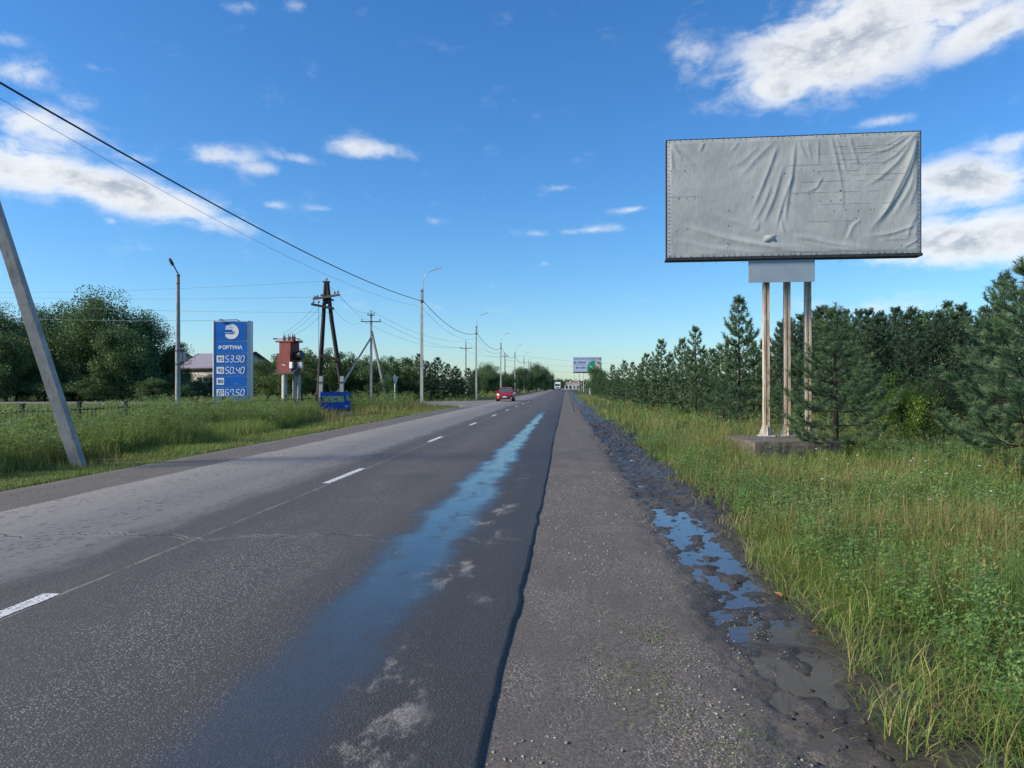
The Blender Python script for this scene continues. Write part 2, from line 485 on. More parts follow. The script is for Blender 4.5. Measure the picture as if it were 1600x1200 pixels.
def concrete_mat(name, a, b, scale=3.0, stain=0.5):
    m, g = newmat(name)
    o = g.obj()
    n = g.noise(o, scale, 6.0, 0.65); s_ = g.noise(g.scalev(o, (9, 9, 0.7)), 1.5, 4.0, 0.6)
    c = g.mix(g.mr(n, 0.3, 0.7), a, b)
    c = g.mix(g.m('MULTIPLY', g.mr(s_, 0.5, 0.7), stain), c, tuple(x * 0.5 for x in a))
    pit = g.mr(g.voro(o, 40.0, 'F1', 0), 0.16, 0.05)
    c = g.mix(g.m('MULTIPLY', pit, 0.5), c, tuple(x * 0.4 for x in a))
    g.out(g.bsdf(c, 0.85, 0.0, g.bump(g.m('SUBTRACT', g.noise(o, 45.0, 5.0), pit), 0.6, 0.008)))
    return m
M['concrete'] = concrete_mat('pole_concrete', (0.27, 0.265, 0.25), (0.40, 0.39, 0.37))
M['concrete_pale'] = concrete_mat('pale_concrete', (0.36, 0.36, 0.335), (0.50, 0.495, 0.46), 2.0, 0.3)
M['block'] = concrete_mat('weathered_concrete', (0.085, 0.075, 0.062), (0.17, 0.15, 0.125), 4.0, 0.8)

def rusty_mat():
    m, g = newmat('rusty_cream_paint')
    o = g.obj()
    st = g.noise(g.scalev(o, (26, 26, 0.9)), 1.6, 6.0, 0.7)
    pa = g.noise(g.scalev(o, (4, 4, 1.4)), 2.0, 6.0, 0.7)
    rust = g.m('MAXIMUM', g.m('MULTIPLY', g.mr(st, 0.46, 0.56), 0.9), g.mr(pa, 0.52, 0.62))
    rc = g.mix(g.noise(o, 20.0, 4.0), (0.20, 0.085, 0.035), (0.34, 0.20, 0.11))
    c = g.mix(g.m('MULTIPLY', rust, 0.8), (0.66, 0.57, 0.45), rc)
    g.out(g.bsdf(c, 0.7, 0.0, g.bump(rust, 0.3, 0.003)))
    return m
M['rusty'] = rusty_mat()
M['white_steel'] = simple('white_painted_steel', (0.62, 0.62, 0.60), 0.5, 0, 0.12, 8)
M['dark_steel'] = simple('dark_steel', (0.045, 0.045, 0.05), 0.55, 0.3, 0.3, 10)
M['galv'] = simple('galvanised_steel', (0.34, 0.36, 0.37), 0.45, 0.6, 0.15, 12)
M['black'] = simple('black_plastic', (0.016, 0.016, 0.018), 0.5)
M['cable'] = simple('black_cable', (0.012, 0.013, 0.018), 0.6)
M['wire'] = simple('aluminium_wire', (0.10, 0.11, 0.13), 0.5, 0.4)
M['creosote'] = simple('creosoted_timber', (0.030, 0.022, 0.017), 0.8, 0, 0.5, 3, 0.6, 30, stretch=(12, 12, 0.8))
M['arm_wood'] = simple('greyed_timber', (0.14, 0.125, 0.11), 0.85, 0, 0.4, 4, 0.5, 30)
M['porcelain'] = simple('insulator_glass', (0.20, 0.25, 0.26), 0.2)
M['red_metal'] = simple('faded_red_paint', (0.175, 0.026, 0.024), 0.65, 0, 0.28, 2.5, 0.15, 20, stretch=(1, 1, 0.5))
M['grey_box'] = simple('grey_enamel', (0.42, 0.43, 0.42), 0.5, 0, 0.1)
M['blue_panel'] = simple('blue_sign_panel', (0.004, 0.125, 0.48), 0.6, 0, 0.12, 1.6, spec=0.2)
M['sign_white'] = simple('white_sign_film', (0.80, 0.82, 0.82), 0.4)
M['sign_grey'] = simple('silver_sign_column', (0.50, 0.53, 0.57), 0.4, 0.2, 0.05, 2)
M['digit'] = simple('white_digit', (0.75, 0.80, 0.85), 0.5)
M['digit_off'] = simple('unlit_digit', (0.03, 0.13, 0.42), 0.4)
M['banner_blue'] = simple('banner_blue', (0.010, 0.085, 0.42), 0.5, 0, 0.15, 2)
M['banner_yellow'] = simple('banner_yellow_green', (0.80, 0.80, 0.16), 0.5)
M['banner_green'] = simple('banner_green', (0.25, 0.50, 0.10), 0.5)
M['fence'] = simple('black_fence_paint', (0.020, 0.020, 0.022), 0.6, 0.2)
M['bark'] = simple('pine_bark', (0.034, 0.026, 0.021), 0.9, 0, 0.4, 5, 0.8, 25, stretch=(4, 4, 1))
M['twig'] = simple('dry_straw', (0.26, 0.215, 0.13), 0.9, 0, 0.3, 8)
M['stone'] = simple('crushed_stone', (0.25, 0.23, 0.20), 0.85, 0, 0.75, 23, 0.3, 120)
M['pine'] = leafmat('pine_needles', (0.042, 0.092, 0.052), (0.104, 0.184, 0.096), (0.200, 0.285, 0.140), 0.28, 0.5, 1.2)
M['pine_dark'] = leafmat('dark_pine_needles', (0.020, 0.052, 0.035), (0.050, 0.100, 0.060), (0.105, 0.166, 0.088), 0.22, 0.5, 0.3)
M['leaf'] = leafmat('dark_green_leaves', (0.022, 0.062, 0.028), (0.070, 0.145, 0.056), (0.150, 0.245, 0.088), 0.25, 0.5, 0.25)
M['leaf_mid'] = leafmat('green_leaves', (0.040, 0.082, 0.028), (0.080, 0.145, 0.045), (0.14, 0.215, 0.065), 0.3, 0.5, 0.3)
M['leaf_light'] = leafmat('young_bright_leaves', (0.08, 0.15, 0.025), (0.17, 0.27, 0.042), (0.28, 0.38, 0.065), 0.4, 0.5, 0.6)
M['leaf_grey'] = leafmat('grey_green_leaves', (0.04, 0.066, 0.034), (0.075, 0.110, 0.055), (0.12, 0.16, 0.08), 0.3, 0.5, 0.6)
M['grass'] = leafmat('meadow_grass_blades', (0.085, 0.165, 0.034), (0.180, 0.280, 0.060), (0.30, 0.370, 0.100), 0.42, 0.5, 0.5)
M['grass_left'] = leafmat('verge_grass_blades', (0.090, 0.155, 0.036), (0.190, 0.270, 0.066), (0.31, 0.360, 0.105), 0.4, 0.5, 0.35)
M['dry'] = leafmat('dry_grass_blades', (0.16, 0.155, 0.045), (0.28, 0.245, 0.085), (0.44, 0.37, 0.165), 0.3, 0.6, 0.6)
M['weed'] = leafmat('leafy_weeds', (0.065, 0.155, 0.042), (0.140, 0.265, 0.070), (0.23, 0.350, 0.105), 0.3, 0.45, 0.7)
M['weed_grey'] = leafmat('wormwood_leaves', (0.095, 0.165, 0.052), (0.200, 0.290, 0.088), (0.32, 0.395, 0.140), 0.42, 0.5, 0.4)

# ------------------------------------------------------------------ ground
def gz(x, y):
    x = np.asarray(x, float); y = np.asarray(y, float)
    n = -0.085 + 0.06 * (fbm(x * 0.35, y * 0.35, 3, 3) - 0.5) * 2
    inside = np.clip(np.minimum((x + 8.75) / 0.35, (2.15 - x) / 0.35), 0, 1)
    return n * (1 - inside) + (-0.30) * inside

def axis(dense, far_lo, far_hi):
    a = list(dense)
    st = a[-1] - a[-2]
    while a[-1] < far_hi:
        st *= 1.35; a.append(a[-1] + st)
    st = a[1] - a[0]
    lo = [a[0]]
    while lo[-1] > far_lo:
        st *= 1.35; lo.append(lo[-1] - st)
    return np.array(lo[:0:-1] + a)
gx = axis(np.concatenate([np.arange(-40, -9, 1.0), [-9.0, -8.75, -8.4, -8, -6, -4, -2, 0, 1.5, 1.8, 2.15, 2.5, 3], np.arange(4, 40, 1.0)]), -3500, 3500)
gy = axis(np.arange(-12, 110, 1.0), -900, 5000)
GX, GY = np.meshgrid(gx, gy)
def grid_mesh(name, X, Y, Z, mat, smooth=True):
    ny, nx = X.shape
    V = np.stack([X.ravel(), Y.ravel(), Z.ravel()], 1)
    i = (np.arange(ny - 1)[:, None] * nx + np.arange(nx - 1)[None, :]).ravel()
    T = np.concatenate([np.stack([i, i + 1, i + nx + 1], 1), np.stack([i, i + nx + 1, i + nx], 1)])
    return np_mesh(name, V, T, mat, smooth=smooth)
tag(link('ground', grid_mesh('ground', GX, GY, gz(GX, GY), M['soil'])), kind='structure')

# carriageway: a slab with a ragged right edge standing proud of the gravel
ROAD_L, ROAD_R = -7.0, -0.34
ys = np.concatenate([np.arange(-6, 20, 0.06), np.arange(20, 60, 0.3), np.arange(60, 460, 4.0)])
def edge_r(y): return ROAD_R + 0.05 * (fbm(y * 2.2, y * 0 + 1.5, 5, 4) - 0.5) + 0.05 * (vnoise(y * 0.35, y * 0, 9) - 0.5)
def edge_l(y): return ROAD_L + 0.10 * (fbm(y * 1.3, y * 0 + 3.5, 6, 4) - 0.5)
er, el_ = edge_r(ys), edge_l(ys)
rows = [(el_ - 0.06, -0.06), (el_, -0.004), (np.full_like(ys, -5.4), 0.0), (np.full_like(ys, -3.7), 0.012), (np.full_like(ys, -2.0), 0.006), (er - 0.03, 0.0), (er, -0.012), (er + 0.012 + 0.03 * vnoise(ys * 9, ys * 0, 4), -0.10)]
V = np.concatenate([np.stack([xx, ys, np.full_like(ys, zz)], 1) for xx, zz in rows])
nY = len(ys)
i = np.concatenate([k * nY + np.arange(nY - 1) for k in range(len(rows) - 1)])
T = np.concatenate([np.stack([i, i + nY, i + nY + 1], 1), np.stack([i, i + nY + 1, i + 1], 1)])
road = tag(link('road', np_mesh('road', V, T, M['asphalt'])), kind='structure')
def road_z(x):
    return float(np.interp(x, [-7, -5.4, -3.7, -2, -0.34], [-0.004, 0, 0.012, 0.006, 0]))
# white centre dashes
d0 = [-0.6, 3.55, 11.62, 20.1, 28.6, 37.2, 45.8, 54.4, 63.0, 72, 81, 90, 99, 108, 117, 126, 135, 144]
for k, y0 in enumerate(d0):
    y0 -= 0.6
    mb = MB()
    n = 14
    ln = 2.05
    pl = [(-3.86 + random.uniform(-.008, .008), y0 + ln * j / n) for j in range(n + 1)]
    prr = [(-3.73 + random.uniform(-.008, .008), y0 + ln * j / n) for j in range(n + 1)]
    vs = [(a, b, road_z(a) + 0.0045) for a, b in pl] + [(a, b, road_z(a) + 0.0045) for a, b in prr]
    mb.add(vs, [(j, j + n + 1, j + n + 2, j + 1) for j in range(n)])
    mb.build('lane_dash', M['paint'], road)

# side road that joins from the left
mb = MB()
sr = [(-130, 61.5), (-22, 61.5), (-14, 61.2), (-10.5, 60.0), (-8.6, 57.5), (-7.4, 53.5), (-6.9, 52), (-6.9, 86), (-7.5, 84.5), (-9, 80), (-11, 76), (-15, 73.2), (-22, 72.5), (-130, 72.5)]
n = len(sr)
mb.add([(a, b, -0.012) for a, b in sr] + [(a, b, -0.2) for a, b in sr], [tuple(range(n))] + [(i, i + n, (i + 1) % n + n, (i + 1) % n) for i in range(n)])
tag(mb.build('side_road', M['side']), kind='structure')

# right shoulder: gravel falling into a rutted mud strip, one height field
def mud_h(x, y):
    w = 0.10 * (fbm(y * 0.5, y * 0, 21, 3) - 0.5) * 2
    xx = x + w
    g0 = -0.024 - 0.014 * np.clip((x + 0.3) / 1.2, 0, 1) + 0.010 * (fbm(x * 3, y * 1.2, 8, 4) - 0.5)
    near = np.clip((y - 1.0) / 3.0, 0, 1)
    rut = np.exp(-((xx - 1.18) / 0.24) ** 2) * 0.040 + np.exp(-((xx - 1.55) / 0.16) ** 2) * 0.034
    rough = (fbm(x * 8, y * 4.2, 31, 5) - 0.5) * 0.060 + (fbm(x * 3.4, y * 1.3, 33, 3) - 0.5) * 0.030 + (fbm(x * 17, y * 9, 37, 3) - 0.5) * 0.036
    far = np.clip((y - 14) / 6, 0, 1)
    rough = rough * (1 + 1.4 * far)
    mm = np.clip((xx - 0.72) / 0.5, 0, 1); mm = mm * mm * (3 - 2 * mm)
    berm = np.exp(-((xx - 1.88) / 0.20) ** 2) * 0.02
    return g0 + mm * (-rut * (0.35 + 0.65 * near) + rough + berm - 0.018)
xs = np.concatenate([np.arange(-0.5, 0.7, 0.06), np.arange(0.7, 2.36, 0.026)])
ysh = np.concatenate([np.arange(0.4, 12, 0.03), np.arange(12, 32, 0.07), np.arange(32, 60, 0.3), np.arange(60, 440, 4)])
ysh = np.concatenate([np.arange(-8, 0.4, 0.2), ysh])
SX, SY = np.meshgrid(xs, ysh)
SZ = mud_h(SX, SY)
SX2 = SX * np.where(SX > 0.6, 1 - 0.18 * np.clip((SY - 30) / 30, 0, 1), 1)
tag(link('gravel_shoulder', grid_mesh('gravel_shoulder', SX2, SY, SZ, M['shoulder'])), kind='structure')
_wx, _wy = np.meshgrid(np.linspace(0.98, 1.42, 30), np.linspace(4.2, 9.2, 120))
WL = float(np.percentile(mud_h(_wx, _wy), 47))
_wx, _wy = np.meshgrid(np.linspace(1.0, 1.6, 30), np.linspace(10, 24, 160))
WL2 = float(np.percentile(mud_h(_wx, _wy), 7))
mb = MB()
mb.add([(0.72, 2.6, WL), (1.9, 2.6, WL), (1.9, 9.6, WL), (0.72, 9.6, WL)], [(0, 1, 2, 3)])
tag(mb.build('puddle_water', M['water']), kind='structure')
mb = MB()
mb.add([(0.8, 9.9, WL2), (1.8, 9.9, WL2), (1.8, 26, WL2), (0.8, 26, WL2)], [(0, 1, 2, 3)])
tag(mb.build('rut_water', M['water']), kind='structure')

# left gravel shoulder
for nm, y0, y1 in (('left_gravel_shoulder', -8, 54.0), ('far_gravel_shoulder', 84.0, 440)):
    yy = np.concatenate([np.arange(y0, min(y1, 60), 0.25), np.arange(min(y1, 60), y1 + 1, 4)]) if y0 < 60 else np.arange(y0, y1, 4.0)
    xx = np.array([-8.95, -8.6, -8.2, -7.8, -7.4, -7.1, -6.9])
    LX, LY = np.meshgrid(xx, yy)
    LZ = np.interp(LX, [-8.95, -8.6, -7.1, -6.9], [-0.22, -0.055, -0.022, -0.012]) + 0.012 * (fbm(LX * 2, LY * 2, 41, 3) - 0.5)
    tag(link(nm, grid_mesh(nm, LX, LY, LZ, M['lshoulder'])), kind='structure')

# ------------------------------------------------------------------ loose stones
def stones(N, sampler, smin, smax, seed):
    r = np.random.default_rng(seed)
    ico = bmesh.new(); bmesh.ops.create_icosphere(ico, subdivisions=1, radius=1.0)
    iv = np.array([v.co[:] for v in ico.verts]); it = np.array([[v.index for v in f.verts] for f in ico.faces]); ico.free()
    x, y, z = sampler(N, r)
    N = len(x)
    s = smin + (smax - smin) * r.random(N) ** 3
    sc = np.stack([s * r.uniform(.8, 1.4, N), s * r.uniform(.7, 1.2, N), s * r.uniform(.4, .8, N)], 1)
    jit = r.uniform(.78, 1.22, (N, len(iv), 1))
    vv = iv[None] * jit * sc[:, None, :]
    a = r.uniform(0, 2 * PI, N); ca, sa = np.cos(a)[:, None], np.sin(a)[:, None]
    vx = vv[..., 0] * ca - vv[..., 1] * sa; vy = vv[..., 0] * sa + vv[..., 1] * ca
    V = np.stack([vx + x[:, None], vy + y[:, None], vv[..., 2] + (z + sc[:, 2] * .35)[:, None]], -1).reshape(-1, 3)
    T = (it[None] + (np.arange(N) * len(iv))[:, None, None]).reshape(-1, 3)
    return V, T
def samp_r(N, r):
    y = 1.4 + 12 * r.random(N) ** 1.8
    x = r.uniform(-0.33, 1.35, N)
    keep = r.random(N) < np.clip(fbm(x * 1.4 + 5, y * 0.8, 51, 3) * 4.2 - 1.75, 0.05, 1)
    x, y = x[keep], y[keep]
    ok = x > edge_r(y) + 0.02
    x, y = x[ok], y[ok]
    return x, y, mud_h(x, y)
V1, T1 = stones(15000, samp_r, 0.0015, 0.0105, 61)
def samp_l(N, r):
    y = r.uniform(6, 30, N); x = r.uniform(-8.6, -7.05, N)
    return x, y, np.interp(x, [-8.6, -7.1], [-0.055, -0.022])
V2, T2 = stones(2500, samp_l, 0.004, 0.013, 62)
tag(link('loose_gravel', np_mesh('loose_gravel', np.concatenate([V1, V2]), np.concatenate([T1, T2 + len(V1)]), M['stone'])),
    'loose grey gravel stones scattered over both road shoulders', 'gravel', kind='stuff')

def samp_c(N, r):
    y = 1.8 + 30 * r.random(N) ** 1.7; x = r.normal(1.62, 0.33, N)
    k = (x > 0.75) & (x < 2.3) & (r.random(N) < np.clip(fbm(x * 3, y * 2, 57, 3) * 2.6 - 0.8, 0.05, 1))
    x, y = x[k], y[k]
    return x, y, mud_h(x, y) - 0.004
V3, T3 = stones(5000, samp_c, 0.005, 0.020, 63)
M['clod'] = simple('dark_wet_soil', (0.042, 0.034, 0.028), 0.8, 0, 0.5, 11, 0.5, 60)
tag(link('mud_clods', np_mesh('mud_clods', V3, T3, M['clod'])), 'dark churned clods of earth along the mud strip', 'mud', kind='stuff')

# ------------------------------------------------------------------ grass blades
def blades(x, y, z, H, W, lean, rnd, seg=3, seed=0):
    r = np.random.default_rng(seed)
    N = len(x)
    a = r.uniform(0, 2 * PI, N); f = a + r.normal(0, 0.7, N) + PI / 2
    dxy = np.stack([np.cos(a), np.sin(a)], 1); sxy = np.stack([np.cos(f), np.sin(f)], 1)
    P0 = np.stack([x, y, z], 1)
    ts = np.linspace(0, 1, seg + 1)
    vs = []
    for k, t in enumerate(ts):
        c = P0.copy()
        c[:, :2] += dxy * (lean * H * t ** 1.8)[:, None]
        c[:, 2] += H * (t - 0.42 * np.minimum(lean, 1.2) * t ** 2.2)
        w = W * (1 - t) ** 0.7 * (0.65 + 0.35 * min(1, t * 4))
        if k < seg:
            q = c.copy(); q[:, :2] -= sxy * w[:, None] * .5; vs.append(q)
            q = c.copy(); q[:, :2] += sxy * w[:, None] * .5; vs.append(q)
        else:
            vs.append(c)
    V = np.stack(vs, 1)
    nv = V.shape[1]
    t = []
    for k in range(seg - 1):
        t += [(2 * k, 2 * k + 1, 2 * k + 3), (2 * k, 2 * k + 3, 2 * k + 2)]
    t.append((2 * seg - 2, 2 * seg - 1, 2 * seg))
    T = (np.array(t)[None] + (np.arange(N) * nv)[:, None, None]).reshape(-1, 3)
    return V.reshape(-1, 3), T, np.repeat(rnd, nv)

class Bag:
    def __init__(s): s.V = []; s.T = []; s.A = []; s.n = 0
    def add(s, V, T, A):
        s.V.append(V); s.T.append(T + s.n); s.A.append(A); s.n += len(V)
    def build(s, name, mat):
        return link(name, np_mesh(name, np.concatenate(s.V), np.concatenate(s.T), mat, {'rnd': np.concatenate(s.A)}))

def scatter(N, x0, x1, y0, y1, r, m=120, pw=1.0):
    x = r.uniform(x0, x1, N); y = y0 + (y1 - y0) * r.random(N) ** pw
    p, dep = topx(x, y)
    k = (p > -m) & (p < 1600 + m) & (dep > 0.8)
    return x[k], y[k]

def grass_edge(y):
    """where the right-hand grass begins"""
    return np.interp(y, [0, 3, 8, 14, 22, 40, 70], [1.50, 1.50, 1.66, 1.78, 1.78, 1.45, 1.15]) + 0.20 * (fbm(y * 0.9, y * 0 + 7, 71, 4) - 0.5) * 2

r = np.random.default_rng(5)
green = Bag(); dry = Bag()
for (N, x1, y0, y1, W, seg, hs) in ((110000, 7.5, 1.4, 8, 0.0055, 3, 1.0), (95000, 17, 7, 20, 0.011, 3, 1.0), (70000, 40, 19, 46, 0.024, 2, 1.0), (42000, 60, 44, 125, 0.06, 1, 1.0)):
    x, y = scatter(N, 1.2, x1, y0, y1, r)
    e = grass_edge(y)
    dens = fbm(x * 0.9, y * 0.9, 81, 4)
    k = (x > e) & (r.random(len(x)) < np.clip((x - e) / 0.25, 0.3, 1) * np.clip(dens * 3.6 - 1.0, 0.06, 1))
    x, y, e, dens = x[k], y[k], e[k], dens[k]
    hp = fbm(x * 0.45, y * 0.45, 91, 3)
    clump = fbm(x * 2.3, y * 2.3, 95, 2)
    H = (0.20 + 0.48 * np.clip((x - e) / 1.6, 0.0, 1) * np.clip(hp * 1.9 - 0.35, 0.15, 1.1) + 0.16 * clump) * r.uniform(0.5, 1.15, len(x)) * hs
    blk = np.exp(-(((x - 4.5) / 1.1) ** 2 + ((y - 13.8) / 3.6) ** 2))
    H = H * (0.98 - 0.72 * blk) * np.clip(0.38 + (x - e) / 0.9, 0.38, 1)
    isdry = r.random(len(x)) < np.clip((fbm(x * 0.55 + 9, y * 0.55, 101, 3) - 0.43) * 5.0, 0.06, 0.74)
    lean = np.abs(r.normal(0.62, 0.45, len(x))) + 0.5 * np.clip(1 - (x - e) / 0.8, 0, 1) * r.random(len(x))
    z = gz(x, y) - 0.02
    z = np.where(x < 2.3, np.maximum(z, mud_h(x, y) - 0.02), z)
    rnd = np.clip(0.25 + 0.5 * fbm(x * 0.7, y * 0.7, 111, 3) + r.normal(0, 0.17, len(x)), 0, 1)
    Wv = W * r.uniform(0.6, 1.5, len(x))
    for bag, kk, hm, lm in ((green, ~isdry, 1.0, 1.0), (dry, isdry, 1.12, 0.75)):
        if kk.sum():
            bag.add(*blades(x[kk], y[kk], z[kk], H[kk] * hm, Wv[kk] * (0.75 if bag is dry else 1.0), lean[kk] * lm, rnd[kk], seg, int(y0 * 10) + 1))
# broad bright blades along the mud edge
x, y = scatter(6000, 1.5, 4.4, 1.6, 14, r, 60, 1.4)
k = (x > grass_edge(y) - 0.05) & (fbm(x * 1.7, y * 1.7, 121, 3) > 0.50)
x, y = x[k], y[k]
green.add(*blades(x, y, gz(x, y) - 0.01, r.uniform(0.10, 0.34, len(x)), r.uniform(0.006, 0.012, len(x)), np.abs(r.normal(0.85, 0.35, len(x))), r.uniform(0.45, 1.0, len(x)), 4, 77))
# low tangled tufts at the near right
x, y = scatter(26000, 1.45, 4.6, 2.2, 7.0, r, 80, 1.2)
k = (x > grass_edge(y) + 0.02) & (r.random(len(x)) < np.clip(fbm(x * 2.6, y * 2.6, 123, 3) * 3.2 - 0.9, 0.12, 1))
x, y = x[k], y[k]
rr_ = r.random(len(x))
for bag, kk in ((green, rr_ < .66), (dry, rr_ >= .66)):
    bag.add(*blades(x[kk], y[kk], np.maximum(gz(x[kk], y[kk]), np.where(x[kk] < 2.3, mud_h(x[kk], y[kk]), -9)) - .01, r.uniform(.08, .30, kk.sum()), r.uniform(.004, .009, kk.sum()), np.abs(r.normal(.9, .5, kk.sum())), r.uniform(.2, 1.0, kk.sum()), 3, 177))
# sprouts in the gravel and straw lying on the mud
x = np.concatenate([r.normal(0.45, 0.16, 1100), r.normal(0.62, 0.2, 600), r.uniform(0.2, 1.6, 300)]); y = np.concatenate([r.normal(4.3, 0.45, 1100), r.normal(3.2, .35, 600), r.uniform(2.2, 16, 300)])
k = fbm(x * 6, y * 6, 131, 2) > 0.47
x, y = x[k], y[k]
green.add(*blades(x, y, mud_h(x, y) - 0.005, r.uniform(0.015, 0.05, len(x)), r.uniform(0.003, 0.007, len(x)), r.uniform(0.4, 1.4, len(x)), r.uniform(0.1, 0.6, len(x)), 2, 78))
tag(green.build('meadow_grass', M['grass']), 'green meadow grass growing right of the mud strip around the pines', 'grass', kind='stuff')
tag(dry.build('dry_grass', M['dry']), 'yellowed dry grass stalks mixed into the right-hand meadow', 'dry grass', kind='stuff')
straw = Bag()
x = r.uniform(0.75, 2.2, 900); y = 2.0 + 16 * r.random(900) ** 1.6
zz = np.maximum(mud_h(x, y), -0.1) + 0.008
straw.add(*blades(x, y, zz, r.uniform(0.012, 0.05, 900), r.uniform(0.002, 0.0045, 900), r.uniform(2, 6, 900), r.uniform(0, 1, 900), 3, 79))
tag(straw.build('straw_litter', M['dry']), 'bits of straw and cut stalks lying on the dark mud', 'straw', kind='stuff')

# left verge: short mown strip then tall weeds
vg = Bag()
def left_edge(y): return -8.55 + 0.22 * (fbm(y * 0.8, y * 0 + 2, 141, 4) - 0.5) * 2
def on_side(x, y): return (x < -6) & (y > 59.5) & (y < 74.5)
for (N, xa, xb, y0, y1, W, seg, h0, h1) in ((42000, -10.8, -8.3, 9, 26, 0.013, 2, 0.06, 0.17), (26000, -11.4, -8.3, 25, 60, 0.022, 2, 0.07, 0.20), (78000, -17, -10.0, 9, 34, 0.014, 3, 0.42, 1.0),
                                       (52000, -24, -10.2, 32, 60, 0.026, 2, 0.35, 0.85), (26000, -60, -15, 30, 60, 0.05, 1, 0.2, 0.6), (26000, -70, -8.4, 74, 130, 0.09, 1, 0.25, 0.8), (10000, -50, -8.5, 130, 330, 0.2, 1, 0.3, 0.8)):
    x, y = scatter(N, xa, xb, y0, y1, r)
    k = (x < left_edge(y)) & ~on_side(x, y)
    tall = h1 > 0.4
    if tall:
        ed = np.interp(y, [0, 25, 36, 45.5, 47.5, 60], [-10.35, -10.5, -12.6, -15.9, -12.2, -11.2]) + 0.5 * (fbm(y * 0.5, y * 0, 151, 3) - 0.5) * 2
        k &= (r.random(len(x)) < np.clip((ed - x) / 0.6 + 0.3, 0, 1)) & (r.random(len(x)) < np.clip(fbm(x * .8, y * .8, 153, 3) * 2.4 - 0.4, 0.12, 1))
    x, y = x[k], y[k]
    hp = fbm(x * 0.4, y * 0.4, 161, 3)
    H = (h0 + (h1 - h0) * np.clip(hp * 2.0 - 0.5, 0, 1)) * r.uniform(0.55, 1.12, len(x))
    if tall and xb == -10.0:
        H = H * np.clip((-9.9 - x) / 1.4 + 0.35, 0.35, 1)
    rnd = np.clip(0.2 + 0.6 * fbm(x * 0.6, y * 0.6, 171, 3) + r.normal(0, 0.18, len(x)), 0, 1)
    vg.add(*blades(x, y, gz(x, y) - 0.02, H, W * r.uniform(0.6, 1.5, len(x)), np.abs(r.normal(0.38, 0.25, len(x))), rnd, seg, int(y0) + int(-xa)))
tag(vg.build('verge_grass', M['grass_left']), 'mown and tall green grass on the left verge by the fence', 'grass', kind='stuff')
x, y = scatter(16000, -13, -8.4, 9, 58, r)
k = (x < left_edge(y)) & (fbm(x * .7, y * .35, 181, 3) > 0.52)
x, y = x[k], y[k]
ld = Bag(); ld.add(*blades(x, y, gz(x, y) - .02, r.uniform(.08, .3, len(x)) * np.where(x < -10.3, 2.6, 1), .012 * r.uniform(.6, 1.4, len(x)) * (1 + y / 40), np.abs(r.normal(.4, .2, len(x))), r.uniform(0, .8, len(x)), 2, 83))
tag(ld.build('verge_dry_grass', M['dry']), 'dry yellow grass along the mown left road edge', 'dry grass', kind='stuff')

# leafy weeds: a stem with many leaves, thousands of them
def weeds(x, y, z, H, nleaf, leaf, seed, spread=0.30):
    r = np.random.default_rng(seed)
    N = len(x)
    V, T, A, _ = [], [], [], 0
    t = r.uniform(0.12, 1.0, (N, nleaf))
    a = r.uniform(0, 2 * PI, (N, nleaf))
    ph = r.uniform(0, 2 * PI, (N, 1)); ln = r.uniform(0.0, 0.30, (N, 1))
    rad = spread * H[:, None] * (1 - 0.6 * t) * r.uniform(0.1, 1.0, (N, nleaf))
    cx = x[:, None] + rad * np.cos(a) + ln * H[:, None] * t * np.cos(ph)
    cy = y[:, None] + rad * np.sin(a) + ln * H[:, None] * t * np.sin(ph)
    cz = z[:, None] + H[:, None] * t + rad * 0.25
    C = np.stack([cx, cy, cz], -1).reshape(-1, 3)
    a = a.reshape(-1) + r.normal(0, .5, N * nleaf)
    up = r.uniform(-0.35, 0.8, N * nleaf)
    D = np.stack([np.cos(a) * np.cos(up), np.sin(a) * np.cos(up), np.sin(up)], 1)
    S = np.stack([-np.sin(a), np.cos(a), r.uniform(-.4, .4, len(a))], 1)
    L = (leaf * r.uniform(0.6, 1.4, len(a)))[:, None]
    v = np.stack([C, C + D * L * .5 + S * L * .22, C + D * L, C + D * L * .5 - S * L * .22], 1)
    n = len(C)
    tr = (np.array([(0, 1, 2), (0, 2, 3)])[None] + (np.arange(n) * 4)[:, None, None]).reshape(-1, 3)
    base = np.repeat(r.uniform(0, 1, N), nleaf)
    rn = np.clip(base * .6 + r.uniform(0, .45, n), 0, 1)
    return v.reshape(-1, 3), tr, np.repeat(rn, 4)
wb = Bag()
x, y = scatter(5200, 2.0, 9.5, 2.0, 20, r, 100, 1.2)
k = (x > grass_edge(y) + 0.12) & (fbm(x * 0.6, y * 0.6, 191, 3) > 0.46)
x, y = x[k], y[k]
k = np.exp(-(((x - 4.6) / 1.3) ** 2 + ((y - 14.5) / 3.6) ** 2)) < 0.3
x, y = x[k], y[k]
wb.add(*weeds(x, y, gz(x, y), r.uniform(.16, .58, len(x)), 95, 0.031, 91))
x, y = scatter(1500, 3, 30, 18, 50, r, 100)
k = (x > grass_edge(y) + .3) & (fbm(x * .5, y * .5, 193, 3) > .5)
x, y = x[k], y[k]
wb.add(*weeds(x, y, gz(x, y), r.uniform(.3, .8, len(x)), 60, 0.085, 92))
tag(wb.build('leafy_weeds', M['weed']), 'dense leafy green weeds in the meadow below the billboard', 'weeds', kind='stuff')
wl = Bag()
x, y = scatter(2300, -16.5, -10.4, 10, 36, r, 120)
k = (fbm(x * .5, y * .5, 195, 3) > .42) & (x < np.interp(y, [0, 25, 36], [-10.4, -10.7, -12.8]))
x, y = x[k], y[k]
wl.add(*weeds(x, y, gz(x, y), (.5 + .72 * np.clip(fbm(x * .35, y * .35, 203, 3) * 2.2 - .6, 0, 1)) * r.uniform(.8, 1.15, len(x)) * np.clip((-9.9 - x) / 1.2, .4, 1), 90, 0.075, 93, .34))
